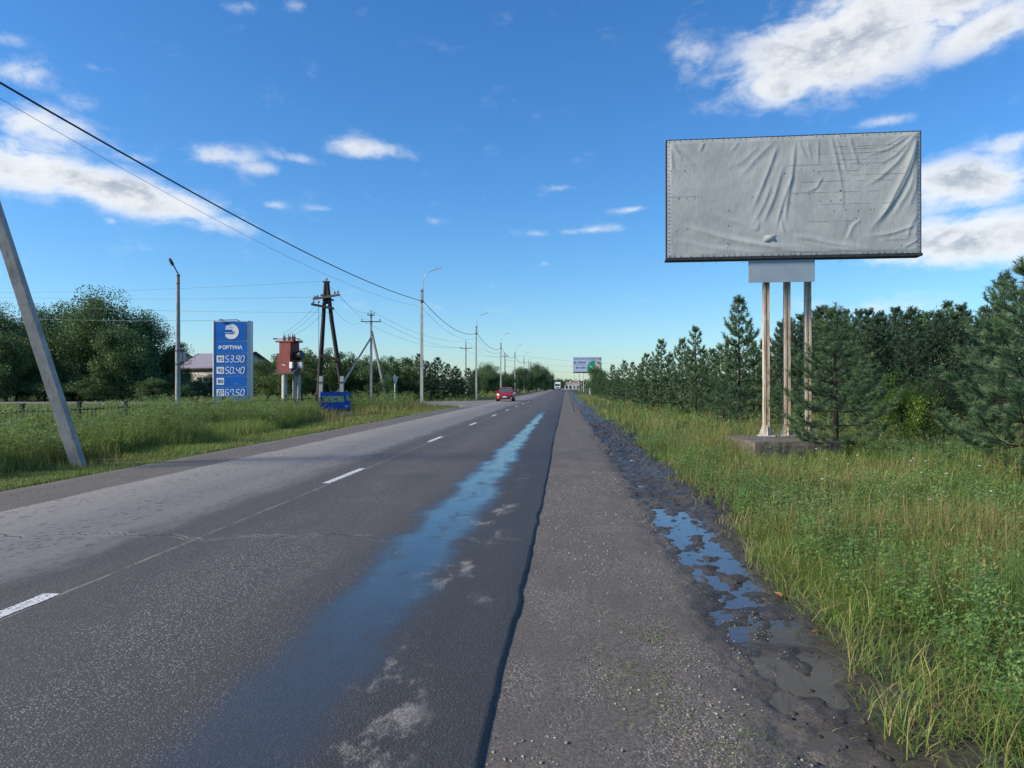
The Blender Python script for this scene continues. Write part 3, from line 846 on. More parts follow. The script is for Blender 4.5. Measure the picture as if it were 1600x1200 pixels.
x, y = scatter(1500, -26, -10.6, 34, 60, r, 120)
k = ~on_side(x, y) & (x < np.interp(y, [25, 36, 45.5, 47.5, 60], [-10.8, -12.9, -16.3, -12.4, -11.4]))
x, y = x[k], y[k]
wl.add(*weeds(x, y, gz(x, y), r.uniform(.3, 1.0, len(x)) * np.where((x > -16) & (y > 47), 1.35, 1.0), 60, 0.12, 94, .36))
tag(wl.build('wormwood_weeds', M['weed_grey']), 'tall bushy grey-green weeds hiding the low fence on the left', 'weeds', kind='stuff')
wg = Bag()
x, y = scatter(2600, 2.0, 12, 2.0, 24, r, 100, 1.1)
k = (x > grass_edge(y) + 0.1) & (fbm(x * 0.7 + 4, y * 0.7, 197, 3) > 0.50)
k &= np.exp(-(((x - 4.6) / 1.3) ** 2 + ((y - 14.5) / 3.6) ** 2)) < 0.3
x, y = x[k], y[k]
wg.add(*weeds(x, y, gz(x, y), r.uniform(.25, .75, len(x)), 90, 0.036, 96, .22))
tag(wg.build('feathery_weeds', M['weed_grey']), 'feathery grey-green weeds standing among the right-hand grass', 'weeds', kind='stuff')
# seed heads on thin stalks
sh_ = Bag()
x, y = scatter(2200, 2.2, 16, 3.0, 26, r, 100, 1.1)
k = (x > grass_edge(y) + .3) & (fbm(x * .5 + 2, y * .5, 199, 3) > .5)
k &= np.exp(-(((x - 4.6) / 1.3) ** 2 + ((y - 14.5) / 3.6) ** 2)) < 0.3
x, y = x[k], y[k]; n_ = len(x)
hh = r.uniform(.5, .95, n_)
sh_.add(*blades(x, y, gz(x, y), hh, np.full(n_, .005), np.abs(r.normal(.25, .12, n_)), r.uniform(.2, 1, n_), 3, 201))
xx_ = np.repeat(x, 9); yy_ = np.repeat(y, 9); h9 = np.repeat(hh, 9) * r.uniform(.72, .98, n_ * 9)
sh_.add(*blades(xx_ + r.normal(0, .012, n_ * 9), yy_ + r.normal(0, .012, n_ * 9), gz(xx_, yy_) + h9 * .93, r.uniform(.03, .08, n_ * 9), np.full(n_ * 9, .009), r.uniform(.2, .9, n_ * 9), r.uniform(.2, 1, n_ * 9), 1, 202))
tag(sh_.build('seed_stalks', M['dry']), 'tall tan seed stalks rising above the right-hand meadow', 'dry grass', kind='stuff')
# small white flowers above the weeds
mb = MB()
for k in range(16):
    fx = random.uniform(3.2, 6.5); fy = random.uniform(6.5, 12); fz = float(gz(fx, fy)) + random.uniform(.38, .62)
    for j in range(5):
        a = random.uniform(0, 6.28); q = random.uniform(0.003, 0.016)
        mb.add([(fx + q * math.cos(a) - .008, fy + q * math.sin(a), fz), (fx + q * math.cos(a) + .008, fy + q * math.sin(a), fz), (fx + q * math.cos(a), fy + q * math.sin(a) + .012, fz + .008)], [(0, 1, 2)])
tag(mb.build('white_flowers', M['sign_white'], fix=False), 'tiny white flower heads above the weeds right of the mud', 'flowers', kind='stuff')

# ------------------------------------------------------------------ trees
def pine_proto(H, Rm, seed, fine=True, lowest=0.06, dens=1.0, open_top=True):
    r = random.Random(seed); rn = np.random.default_rng(seed)
    wood = MB()
    trunk_r = 0.011 * H + 0.02
    bend = [(r.uniform(-.02, .02) * H * .3, r.uniform(-.02, .02) * H * .3) for _ in range(3)]
    def tp(t): return Vector((bend[0][0] * t + bend[1][0] * t * t, bend[0][1] * t + bend[1][1] * t * t, H * t))
    wood.tube([tp(k / 10) for k in range(11)], [trunk_r * (1 - k / 10.6) + 0.004 for k in range(11)], 7)
    shoots = []                          # (start, dir, length, tuft scale)
    nw = int(3 + H * (1.85 if fine else 1.6))
    for w in range(nw):
        t = lowest + (0.965 - lowest) * (w / (nw - 1)) ** 0.93
        p0 = tp(t)
        prof = (1 - t) ** 0.72 * (0.62 + 0.38 * min(1, t / 0.22)) + 0.045
        nb = r.randint(5, 7) if t < 0.8 else r.randint(4, 5)
        a0 = r.uniform(0, 6.28)
        for b in range(nb):
            a = a0 + b * 6.283 / nb + r.uniform(-.35, .35)
            L = Rm * prof * r.uniform(0.62, 1.12)
            ele = 0.12 + 0.75 * t ** 1.4 + r.uniform(-.12, .15)
            d = Vector((math.cos(a) * math.cos(ele), math.sin(a) * math.cos(ele), math.sin(ele)))
            pts = []
            nseg = 5
            sag = -0.16 * (1 - t)
            for k in range(nseg + 1):
                s = k / nseg
                q = p0 + d * L * s + Vector((0, 0, sag * L * math.sin(s * PI) + 0.20 * L * s ** 3))
                pts.append(q)
            rr = max(0.005, 0.012 * L + 0.003)
            wood.tube(pts, [rr * (1 - .8 * k / nseg) for k in range(nseg + 1)], 4, caps=False)
            # twigs
            nt = max(2, int(L / (0.095 if fine else 0.135) * dens))
            for k in range(nt):
                s = 0.22 + 0.78 * (k + r.random() * .6) / nt
                s = min(s, 0.99)
                i = min(int(s * nseg), nseg - 1); f = s * nseg - i
                q = pts[i].lerp(pts[i + 1], f)
                tan = (pts[i + 1] - pts[i]).normalized()
                side = tan.cross(Vector((0, 0, 1))).normalized() * (1 if k % 2 else -1)
                td = (tan * r.uniform(.45, .95) + side * r.uniform(.45, 1.0) + Vector((0, 0, r.uniform(.0, .55)))).normalized()
                TL = min(0.55, (0.15 + 0.42 * (1 - s) * L) * r.uniform(.6, 1.15))
                shoots.append((q, td, TL))
            tan = (pts[-1] - pts[-2]).normalized()
            tip = (tan + Vector((0, 0, .55))).normalized()
            shoots.append((pts[-1] - tan * .1, tip, 0.26 * r.uniform(.8, 1.25)))
            shoots.append((pts[-2], tan, (pts[-1] - pts[-2]).length))
    shoots.append((tp(0.93), Vector((0, 0, 1)), H * 0.075 + .1))
    for k in range(5):
        a = k * 1.26
        shoots.append((tp(0.965), Vector((math.cos(a) * .5, math.sin(a) * .5, .85)).normalized(), .2))
    # needles
    step = 0.020 if fine else 0.036
    per = 8 if fine else 6
    nl, nwd = (0.105, 0.0085) if fine else (0.15, 0.026)
    C, D, hh = [], [], []
    for q, d, L in shoots:
        n = max(3, int(L / step))
        s = np.linspace(0.22, 1.0, n)
        c = np.array(q)[None] + np.array(d)[None] * (s * L)[:, None]
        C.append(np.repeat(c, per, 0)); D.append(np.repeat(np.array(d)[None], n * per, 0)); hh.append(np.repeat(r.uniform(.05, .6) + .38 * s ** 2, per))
        if L > .16 and fine:
            wood.add([q, q + d * L, q + d * L * .5 + Vector((.004, .003, -.004))], [(0, 1, 2)])
    C = np.concatenate(C); D = np.concatenate(D)
    n = len(C)
    rv = rn.normal(0, 1, (n, 3)); rv -= D * (rv * D).sum(1)[:, None]; rv /= np.linalg.norm(rv, axis=1)[:, None] + 1e-6
    nd = D * 0.72 + rv * 0.75; nd /= np.linalg.norm(nd, axis=1)[:, None]
    sd_ = np.cross(nd, rn.normal(0, 1, (n, 3))); sd_ /= np.linalg.norm(sd_, axis=1)[:, None] + 1e-6
    L = (nl * rn.uniform(.7, 1.2, n))[:, None]
    v = np.stack([C - sd_ * nwd * .5, C + sd_ * nwd * .5, C + nd * L], 1).reshape(-1, 3)
    T = np.arange(n * 3).reshape(-1, 3)
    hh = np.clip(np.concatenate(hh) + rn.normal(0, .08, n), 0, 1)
    crown = np_mesh('pine_crown', v, T, None, {'rnd': np.repeat(hh, 3)})
    me = bpy.data.meshes.new('pine_trunk'); me.from_pydata(wood.v, [], wood.f); me.polygons.foreach_set('use_smooth', wood.sm); me.materials.append(M['bark'])
    return me, crown

def crown_with(me, mat):
    c = me.copy(); c.materials.clear(); c.materials.append(mat); return c
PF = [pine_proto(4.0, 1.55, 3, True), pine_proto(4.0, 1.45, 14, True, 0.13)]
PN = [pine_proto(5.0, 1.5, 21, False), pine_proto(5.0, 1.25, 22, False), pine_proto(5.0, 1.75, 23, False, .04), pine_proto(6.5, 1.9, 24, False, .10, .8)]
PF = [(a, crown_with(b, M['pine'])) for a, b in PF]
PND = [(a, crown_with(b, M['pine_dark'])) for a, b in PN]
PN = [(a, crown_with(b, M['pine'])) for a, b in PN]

def put_tree(kind, proto, px, d, H, baseH, label, cat='pine tree', group=None, wide=1.0, name='pine_tree'):
    p = at(px, d); p.z = float(gz(p.x, p.y)) - 0.03
    t = thing(name, label, cat, p, random.uniform(0, 6.28), group)
    s = H / baseH
    t.scale = (s * wide, s * wide, s)
    link('trunk', proto[0], t); link('crown', proto[1], t)
    return t

# deciduous crowns: clumps of leaves on limbs
def leafy_proto(H, Rx, seed, nclump=70, leaves=420, leaf=0.16, skirt=0.12, shape=1.0, trunk_h=0.3):
    r = random.Random(seed); rn = np.random.default_rng(seed)
    wood = MB()
    C = []
    for k in range(nclump):
        u = r.uniform(-1, 1); a = r.uniform(0, 6.283); q = r.random() ** 0.38
        rr = math.sqrt(max(0, 1 - u * u)) * q
        lob = 1 + 0.24 * math.sin(3 * a + seed) + 0.15 * math.sin(5 * a + 2 * seed)
        zc = skirt + (1 - skirt) * (0.5 + 0.5 * u * q)
        wdt = 1.0 if zc < 0.6 else (1 - (zc - .6) / .4 * .35 * shape)
        C.append(Vector((math.cos(a) * rr * Rx * lob * wdt, math.sin(a) * rr * Rx * lob * wdt, H * min(zc, .95) * r.uniform(.94, 1.03))))
    wood.tube([(0, 0, -.1), (.03 * H * r.uniform(-1, 1), .02 * H, H * trunk_h), (.04 * H * r.uniform(-1, 1), 0, H * .62), (0, 0, H * .85)], [.022 * H, .017 * H, .010 * H, .003 * H], 7)
    for c in C:
        if r.random() < .75:
            h0 = max(0.06 * H, min(c.z * r.uniform(.35, .75), H * .75))
            a = Vector((0, 0, h0)); mid = a.lerp(c, .55) + Vector((0, 0, .04 * H))
            wood.tube([a, mid, c], [.006 * H, .004 * H, .0015 * H], 4, caps=False)
    vs, rd = [], []
    for c in C:
        n = int(leaves * r.uniform(.5, 1.4))
        sg = np.array([.145 * Rx, .145 * Rx, .055 * H]) * r.uniform(.7, 1.35)
        o = rn.normal(0, 1, (n, 3)); ln = np.linalg.norm(o, axis=1)[:, None]
        o = o / ln * np.minimum(ln, 1.9) * sg
        p = np.array(c)[None] + o
        p = p[p[:, 2] > 0.02 * H]; n = len(p)
        d = rn.normal(0, 1, (n, 3)); d[:, 2] -= .3; d /= np.linalg.norm(d, axis=1)[:, None]
        s_ = np.cross(d, rn.normal(0, 1, (n, 3))); s_ /= np.linalg.norm(s_, axis=1)[:, None] + 1e-6
        L = (leaf * rn.uniform(.6, 1.35, n))[:, None]
        vs.append(np.stack([p, p + d * L * .5 + s_ * L * .3, p + d * L, p + d * L * .5 - s_ * L * .3], 1))
        rd.append(np.clip(r.uniform(.0, .85) + rn.normal(0, .16, n), 0, 1))
    v = np.concatenate(vs); n = len(v)
    T = (np.array([(0, 1, 2), (0, 2, 3)])[None] + (np.arange(n) * 4)[:, None, None]).reshape(-1, 3)
    crown = np_mesh('leaf_crown', v.reshape(-1, 3), T, None, {'rnd': np.repeat(np.concatenate(rd), 4)})
    me = bpy.data.meshes.new('leaf_trunk'); me.from_pydata(wood.v, [], wood.f); me.polygons.foreach_set('use_smooth', wood.sm); me.materials.append(M['bark'])
    return me, crown
BT = [leafy_proto(12, 5.0, 31, 120, 360, .20, .05), leafy_proto(12, 4.4, 32, 110, 360, .20, .05), leafy_proto(12, 4.0, 37, 95, 330, .22, .10, 1.3)]
BU = [leafy_proto(5, 2.6, 33, 70, 260, .13, .0), leafy_proto(5, 2.2, 34, 60, 260, .13, .0), leafy_proto(5, 1.8, 35, 42, 200, .14, .02, 1.2)]
BN = [leafy_proto(2.5, 1.1, 36, 55, 260, .055, .0)]
def lm(pr, k): return [(a, crown_with(b, M[k])) for a, b in pr]
BTd = lm(BT, 'leaf'); BUm = lm(BU, 'leaf_mid'); BUd = lm(BU, 'leaf'); BNl = lm(BN, 'leaf_light'); BNg = lm(BN, 'leaf_grey'); BUl = lm(BU, 'leaf_light')

# --- pines on the right, the ones one can point at
put_tree('p', PF[0], 1606, 12.4, 3.70, 4.0, 'large young pine cut off by the right edge of the picture, nearest of all', wide=1.3)
put_tree('p', PF[1], 1306, 16.3, 3.35, 4.0, 'bushy young pine standing just right of the billboard posts', wide=1.32)
put_tree('p', PN[0], 1155, 30, 5.25, 5.0, 'tall pointed pine left of the billboard posts, its tip above its neighbours')
put_tree('p', PN[1], 1087, 36, 4.5, 5.0, 'second tallest pointed pine left of the billboard posts, dark trunk showing')
put_tree('p', PN[2], 1067, 40, 4.2, 5.0, 'pine whose tip stands just left of the second tallest pointed pine')
put_tree('p', PN[0], 1033, 43, 4.35, 5.0, 'pine with a pointed tip farther along, between the tall pines and the distant ones')
put_tree('p', PN[1], 1048, 47, 3.7, 5.0, 'short pine tip in the gap between two pointed pines by the roadside')
put_tree('p', PF[1], 1356, 20.5, 2.5, 4.0, 'soft grey-green pine right behind the bushy pine at the posts', wide=1.2)
put_tree('p', PF[0], 1552, 18.5, 3.2, 4.0, 'broad pine behind the large pine at the right picture edge', wide=1.15)
put_tree('p', PF[1], 1215, 21.5, 1.6, 4.0, 'low pine sapling behind the concrete foundation block', wide=1.35)
put_tree('p', PF[0], 1130, 27, 2.0, 4.0, 'low spreading pine at the foot of the tall pointed pine', wide=1.4)
row = [(1112, 38, 3.4), (1178, 37, 3.7), (1010, 50, 3.7), (1002, 54, 3.2), (988, 78, 4.3), (975, 84, 4.6), (957, 80, 3.9), (945, 88, 3.4), (1022, 60, 3.4), (966, 70, 3.0), (1062, 50, 3.2), (1125, 46, 4.2),
       (1100, 52, 4.2), (1078, 56, 4.2), (1195, 42, 4.2), (1150, 50, 4.6), (998, 68, 3.7), (938, 110, 4.0), (930, 120, 4.2)]
for k, (px, d, h) in enumerate(row):
    far_ = d >= 60
    put_tree('p', PN[k % 3], px, d, h * random.uniform(.95, 1.05), 5.0, 'small pine at the far end of the roadside row near the advertising billboard' if far_ else 'young pine in the near part of the roadside row left of the billboard posts', group='pines at the far end of the roadside row' if far_ else 'pines in the near part of the roadside row', wide=random.uniform(1.05, 1.3))
wood_spots = []
for k in range(17):
    wood_spots.append((1215 + k * 21 + random.uniform(-7, 7), random.uniform(44, 48), random.uniform(5.5, 6.6)))
for k in range(14):
    wood_spots.append((1225 + k * 26 + random.uniform(-9, 9), random.uniform(52, 58), random.uniform(6.8, 7.9)))
for k in range(10):
    wood_spots.append((1290 + k * 30 + random.uniform(-9, 9), random.uniform(36, 41), random.uniform(4.6, 5.6)))
for k in range(3):
    wood_spots.append((1572 + k * 30, random.uniform(24, 40), random.uniform(4.5, 5.6)))
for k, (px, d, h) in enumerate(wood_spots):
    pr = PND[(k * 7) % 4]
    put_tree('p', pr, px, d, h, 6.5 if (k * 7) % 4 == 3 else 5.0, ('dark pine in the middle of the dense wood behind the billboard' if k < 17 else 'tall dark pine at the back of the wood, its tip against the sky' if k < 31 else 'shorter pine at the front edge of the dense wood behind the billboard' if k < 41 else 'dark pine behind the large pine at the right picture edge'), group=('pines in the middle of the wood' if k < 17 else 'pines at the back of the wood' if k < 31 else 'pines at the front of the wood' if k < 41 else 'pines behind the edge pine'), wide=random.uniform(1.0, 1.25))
put_tree('l', BUd[0], 1428, 50, 7.3, 5.0, 'round-topped leafy tree among the dark pines of the wood', 'tree', name='leafy_tree', wide=.85)
put_tree('l', BNl[0], 1412, 19.0, 2.15, 2.5, 'bright yellow-green young bush in front of the dark pine wood', 'bush', name='leafy_bush', wide=.8)
put_tree('l', BNg[0], 1474, 20, 2.55, 2.5, 'grey-green leafy bush left of the pines at the right edge', 'bush', name='leafy_bush', wide=.95)
put_tree('l', BNl[0], 1446, 22, 1.15, 2.5, 'small bright green bush between the grey-green bush and the dark wood', 'bush', name='leafy_bush', wide=.9)

# --- trees on the left
for px, d, h, k, lab in ((150, 80, 12.6, 0, 'tallest broad dark tree left of the price sign, highest crown on that side'), (60, 84, 11.2, 1, 'broad dark tree behind the leaning concrete strut'),
                         (228, 82, 10.2, 1, 'dark tree whose rounded crown ends at the slim lamp post'), (-25, 78, 11.0, 0, 'dark tree cut off by the left picture edge'), (262, 86, 6.2, 2, 'small dark tree tucked beside the house gable'), (105, 92, 12.4, 2, 'dark tree filling the gap behind the two tallest left crowns'),
                         (190, 76, 8.6, 2, 'lower dark tree in front of the tallest left crowns'), (10, 74, 7.6, 2, 'lower dark tree just left of the leaning strut')):
    put_tree('l', BTd[k], px, d, h, 12.0, lab, 'tree', name='broadleaf_tree', wide=1.05)
for k, px in enumerate((-20, 25, 70, 115, 160, 205, 245, 270)):
    put_tree('l', BUd[k % 3], px, 75 + (k % 2), random.uniform(2.6, 3.6), 5.0, 'dark undergrowth bush at the foot of the tall trees on the left', 'bush', 'undergrowth below the left trees', 1.9, 'undergrowth_bush')
for k, (px, d, h) in enumerate([(300, 82, 3.0), (330, 80, 2.6), (398, 80, 3.2), (416, 78, 4.3), (432, 84, 4.6), (470, 82, 5.4), (488, 79, 4.9), (512, 84, 5.2), (540, 80, 4.9), (562, 84, 4.4), (590, 79, 3.9), (606, 83, 4.6), (626, 86, 4.8), (575, 90, 4.7), (640, 82, 3.5), (452, 76, 3.6)]):
    mat = (BUm, BUd, BUm)[k % 3]
    put_tree('l', mat[k % 3], px, d, h * 1.14, 5.0, 'leafy shrub in the thicket between the price sign and the lamp posts', 'shrub', 'shrubs of the roadside thicket', random.uniform(1.0, 1.3), 'leafy_shrub')
for k, (px, d, h) in enumerate([(655, 90, 5.6), (668, 96, 4.9), (684, 92, 5.2), (700, 98, 4.6), (716, 93, 3.8), (732, 97, 4.0), (742, 106, 3.9), (676, 104, 5.0), (712, 110, 4.6)]):
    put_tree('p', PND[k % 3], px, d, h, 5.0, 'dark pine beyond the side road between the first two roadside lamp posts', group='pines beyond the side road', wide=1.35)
for px, d, h, k, lab, wd in ((762, 135, 6.3, 0, 'rounded green tree seen between the second and third lamp posts', 1.2), (790, 150, 4.6, 1, 'low green tree behind the red car and third lamp post', 1.6),
                             (812, 180, 7.0, 2, 'green tree between the fourth and fifth lamp posts', 1.1), (838, 235, 9.6, 0, 'tall dark tree above the far lamp posts, highest of the distant trees', 1.0), (852, 250, 8.6, 1, 'tall distant tree just right of the highest distant tree', .9),
                             (826, 215, 6.6, 1, 'distant tree left of the highest distant tree', 1.2), (873, 360, 6.0, 0, 'small far rounded tree above the white truck', 1.5), (863, 330, 4.6, 1, 'far low tree left of the white truck', 1.6), (890, 420, 5.4, 2, 'far tree right of the white truck', 1.2),
                             (933, 128, 5.6, 2, 'leafy tree under the far advertising billboard', 1.0), (775, 160, 5.2, 2, 'slim tree beside the third lamp post', 1.0), (800, 205, 5.4, 0, 'broad low tree behind the fourth lamp post', 1.5)):
    sc_ = 12.0
    put_tree('l', BTd[k], px, d, h, sc_, lab, 'tree', name='distant_tree', wide=wd)
# far belt of woodland on the horizon
fw = Bag(); rn = np.random.default_rng(9)
n = 26000
xx = rn.uniform(-900, 900, n); hh = 4 + 7 * fbm(xx * 0.02, xx * 0, 201, 4)
yy = 760 + rn.uniform(-20, 20, n) + 50 * np.sin(xx * .004)
zz = rn.random(n) ** 0.8 * hh
c = np.stack([xx, yy, zz], 1); d = rn.normal(0, 1, (n, 3)); d /= np.linalg.norm(d, axis=1)[:, None]; s_ = np.cross(d, rn.normal(0, 1, (n, 3))); s_ /= np.linalg.norm(s_, axis=1)[:, None]
v = np.stack([c, c + d * 1.5 + s_ * .9, c + d * 3.0, c + d * 1.5 - s_ * .9], 1).reshape(-1, 3)
fw.add(v, (np.array([(0, 1, 2), (0, 2, 3)])[None] + (np.arange(n) * 4)[:, None, None]).reshape(-1, 3), np.repeat(rn.uniform(0, 1, n), 4))
tag(fw.build('far_woodland', M['leaf']), 'thin dark belt of far woodland along the horizon', 'woodland', kind='stuff')

# ------------------------------------------------------------------ the big blank billboard
BD = 17.4
Lp, Rp = at(1040, 17.72), at(1436, 17.06)
ux = (Rp - Lp); bw = ux.length; ux.normalize(); ny = Vector((ux.y, -ux.x, 0))       # ny points to the viewer
bz0, bz1 = 4.70, 7.66
bh = bz1 - bz0
bang = math.atan2(ux.y, ux.x)
bb = thing('billboard', 'large blank billboard with wrinkled pale grey canvas on three rusty posts', 'billboard', (Lp.x, Lp.y, 0), bang)
# local frame: x along the board, -y towards the viewer
def canvas_mat():
    m, g = newmat('pale_vinyl_canvas')
    o = g.obj(); x, y, z = g.sep(o)
    n = g.noise(o, 1.3, 5.0, 0.6)
    c = g.mix(g.mr(n, 0.3, 0.7), (0.37, 0.395, 0.39), (0.46, 0.485, 0.475))
    st = g.noise(g.scalev(o, (5, 1, 0.6)), 2.0, 5.0, 0.7)
    c = g.mix(g.m('MULTIPLY', g.mr(st, 0.55, 0.75), 0.25), c, (0.40, 0.40, 0.37))
    wob = g.m('MULTIPLY', g.m('SUBTRACT', g.noise(g.scalev(o, (1.0, 0, 0.2)), 1.6, 5.0, 0.6), 0.5), 0.05)
    lines = None
    for v0, u0, u1 in ((2.62, 4.0, 5.4), (2.46, 3.6, 5.6), (2.20, 2.9, 5.2), (2.04, 3.1, 4.6), (1.79, 3.2, 5.3), (1.53, 3.0, 5.0), (1.24, 3.7, 5.3), (0.83, 3.4, 4.4), (2.30, 4.1, 5.0), (1.52, .05, .8), (1.93, 4.4, 5.6), (2.56, 4.2, 5.1), (0.35, 5.1, 5.6)):
        k = g.mr(g.m('ABSOLUTE', g.m('ADD', g.m('SUBTRACT', z, bz0 + v0), wob)), 0.011, 0.003)
        k = g.m('MULTIPLY', k, g.m('MULTIPLY', g.mr(x, u0 - .1, u0 + .1), g.mr(x, u1 + .1, u1 - .1)))
        lines = k if lines is None else g.m('MAXIMUM', lines, k)
    lines = g.m('MULTIPLY', lines, g.mr(g.noise(o, 4.0, 4.0, 0.7), 0.38, 0.55))
    c = g.mix(g.m('MULTIPLY', lines, 0.75), c, (0.13, 0.13, 0.125))
    b = g.bsdf(c, 0.55, 0.0, g.bump(g.m('SUBTRACT', g.m('ADD', g.noise(o, 5.0, 4.0, 0.5), g.m('MULTIPLY', g.m('ABSOLUTE', g.m('SUBTRACT', g.noise(g.scalev(o, (2.4, 1, 0.8)), 2.2, 5.0, 0.55, 0.8), 0.5)), -2.2)), lines), 0.22, 0.02), 0.3)
    g.out(b)
    return m
M['canvas'] = canvas_mat()
FOLDS = [  # pixel polylines in the zoomed picture of the board, amplitude, width (m)
    ([(100, 110), (180, 180), (260, 260)], .028, .06), ([(110, 100), (150, 160), (185, 230)], .02, .05), ([(300, 95), (285, 130), (270, 160)], .025, .045), ([(90, 100), (110, 200), (120, 300)], .018, .05),
    ([(110, 380), (330, 520), (600, 610)], .022, .09), ([(120, 560), (400, 665), (760, 725), (1290, 752)], .035, .08), ([(190, 590), (520, 690), (760, 735)], .03, .07), ([(110, 660), (330, 720), (640, 752)], .025, .06),
    ([(100, 470), (280, 590), (520, 660)], .016, .09), ([(280, 480), (430, 560), (600, 600)], .014, .07),
    ([(705, 105), (600, 200), (480, 340)], .022, .07), ([(725, 120), (660, 300), (550, 570)], .034, .055), ([(755, 240), (700, 440), (612, 640)], .030, .055), ([(822, 95), (800, 330), (770, 480), (762, 645)], .034, .05),
    ([(805, 300), (745, 480), (702, 645)], .030, .045), ([(620, 125), (520, 220), (400, 260)], .016, .07), ([(500, 100), (470, 140), (440, 170)], .016, .05), ([(690, 350), (640, 480), (570, 600)], .02, .05), ([(740, 560), (750, 620), (765, 660)], .02, .04), ([(620, 560), (600, 620), (540, 600)], .016, .05),
    ([(835, 105), (870, 190), (910, 270)], .020, .045), ([(1020, 85), (1050, 220), (1085, 400)], .026, .05), ([(1050, 90), (1090, 240), (1110, 320)], .018, .04), ([(1120, 85), (1150, 190), (1180, 290)], .020, .045), ([(950, 95), (948, 180), (952, 280)], .018, .04),
    ([(975, 320), (940, 385), (860, 412)], .022, .04), ([(890, 110), (905, 200), (912, 260)], .014, .035), ([(1075, 320), (1085, 450), (1080, 560)], .014, .05),
    ([(1502, 75), (1400, 240), (1290, 340), (1180, 400)], .030, .06), ([(1505, 85), (1440, 300), (1320, 540), (1205, 668)], .055, .075), ([(1503, 100), (1465, 290), (1390, 450), (1250, 620)], .035, .055), ([(1495, 72), (1340, 175), (1190, 215)], .024, .045),
    ([(1506, 150), (1460, 400), (1340, 590)], .026, .06), ([(1480, 70), (1380, 125), (1290, 170)], .018, .035), ([(1505, 75), (1380, 210), (1270, 270)], .022, .045), ([(1508, 230), (1490, 400), (1430, 560)], .02, .05),
    ([(1500, 610), (1350, 660), (1205, 672)], .028, .045), ([(805, 650), (1000, 705), (1290, 752)], .045, .07), ([(1508, 690), (1460, 720), (1410, 745)], .022, .04), ([(1110, 690), (1140, 610), (1205, 560)], .028, .05),
    ([(1500, 540), (1450, 640), (1440, 700)], .018, .05), ([(820, 690), (1020, 735), (1200, 755)], .02, .04), ([(600, 700), (800, 745), (1100, 760)], .018, .04)]
NU, NV = 300, 150
u = np.linspace(0, bw, NU); v = np.linspace(0, bh, NV)
U, Vv = np.meshgrid(u, v)
def foldpt(p): return np.array([(p[0] - 85) / 1430 * bw, bh - (p[1] - 80) / 692 * bh])
def disp(U, Vv):
    D = 0.034 * (fbm(U * .9 + 3, Vv * .9, 211, 3) - .5) + 0.008 * (fbm(U * 4, Vv * 3, 213, 3) - .5)
    for pts, A, w in FOLDS:
        A = A * 0.43; w = w * 1.2
        q = np.array([foldpt(p) for p in pts])
        s = np.linspace(0, 1, len(q)); ss = np.linspace(0, 1, 36)
        # smooth polyline
        qx = np.interp(ss, s, q[:, 0]); qy = np.interp(ss, s, q[:, 1])
        ker = np.ones(7) / 7
        qx = np.convolve(np.pad(qx, 3, 'edge'), ker, 'valid'); qy = np.convolve(np.pad(qy, 3, 'edge'), ker, 'valid')
        best = np.full(U.shape, 9.0); bt = np.zeros(U.shape); sg = np.zeros(U.shape)
        for k in range(35):
            ax, ay = qx[k], qy[k]; ex, ey = qx[k + 1] - ax, qy[k + 1] - ay
            l2 = ex * ex + ey * ey + 1e-9
            t = np.clip(((U - ax) * ex + (Vv - ay) * ey) / l2, 0, 1)
            rx, ry = U - ax - t * ex, Vv - ay - t * ey
            d = np.hypot(rx, ry)
            m_ = d < best
            best = np.where(m_, d, best); bt = np.where(m_, (k + t) / 35, bt)
            sg = np.where(m_, np.sign(ex * ry - ey * rx), sg)
        tap = np.clip(bt * 4 + .15, 0, 1) * np.clip((1 - bt) * 2.4, 0, 1); tap = tap * tap * (3 - 2 * tap)
        ds = best * sg / w
        D = D + A * tap * (0.45 * np.exp(-ds ** 2) + 0.62 * np.exp(-np.abs(ds) * 1.7) - 0.40 * np.exp(-((ds - 1.2) / .9) ** 2))
    e = np.minimum(np.minimum(U, bw - U), np.minimum(Vv, bh - Vv))
    return D * np.clip(e / .10, 0, 1) + 0.012 * np.clip(e / .1, 0, 1)
Dm = disp(U, Vv)
scal = 0.008 * np.abs(np.sin(U * 24)) * np.exp(-np.minimum(Vv, bh - Vv) / .04)
inset = 0.03
Xc = inset + U / bw * (bw - 2 * inset); Zc = bz0 + inset + Vv / bh * (bh - 2 * inset) + np.where(Vv > bh / 2, -scal, scal)
cme = grid_mesh('canvas', Xc, -0.16 - Dm, Zc, M['canvas'])
link('canvas', cme, bb)
def cpt(p, off=.004):
    q = foldpt(p); dd = float(disp(np.array([[q[0]]]), np.array([[q[1]]]))[0, 0])
    return Vector((inset + q[0] / bw * (bw - 2 * inset), -0.16 - dd - off, bz0 + inset + q[1] / bh * (bh - 2 * inset)))
tears = [(107, 262), (143, 262), (187, 262), (240, 262), (152, 426), (197, 426), (245, 426), (282, 424), (150, 605), (200, 604), (212, 604), (140, 618), (440, 592), (432, 695), (440, 700), (432, 720), (385, 690), (575, 426), (740, 515), (790, 466), (760, 296),
         (922, 284), (952, 296), (1174, 244), (1195, 260), (1220, 263), (1072, 406), (1072, 460), (1038, 520), (1102, 516), (1170, 524), (1238, 518), (1256, 518), (1316, 516), (960, 462), (1018, 464), (440, 503), (1160, 566), (830, 420), (898, 418), (1410, 728), (435, 657)]
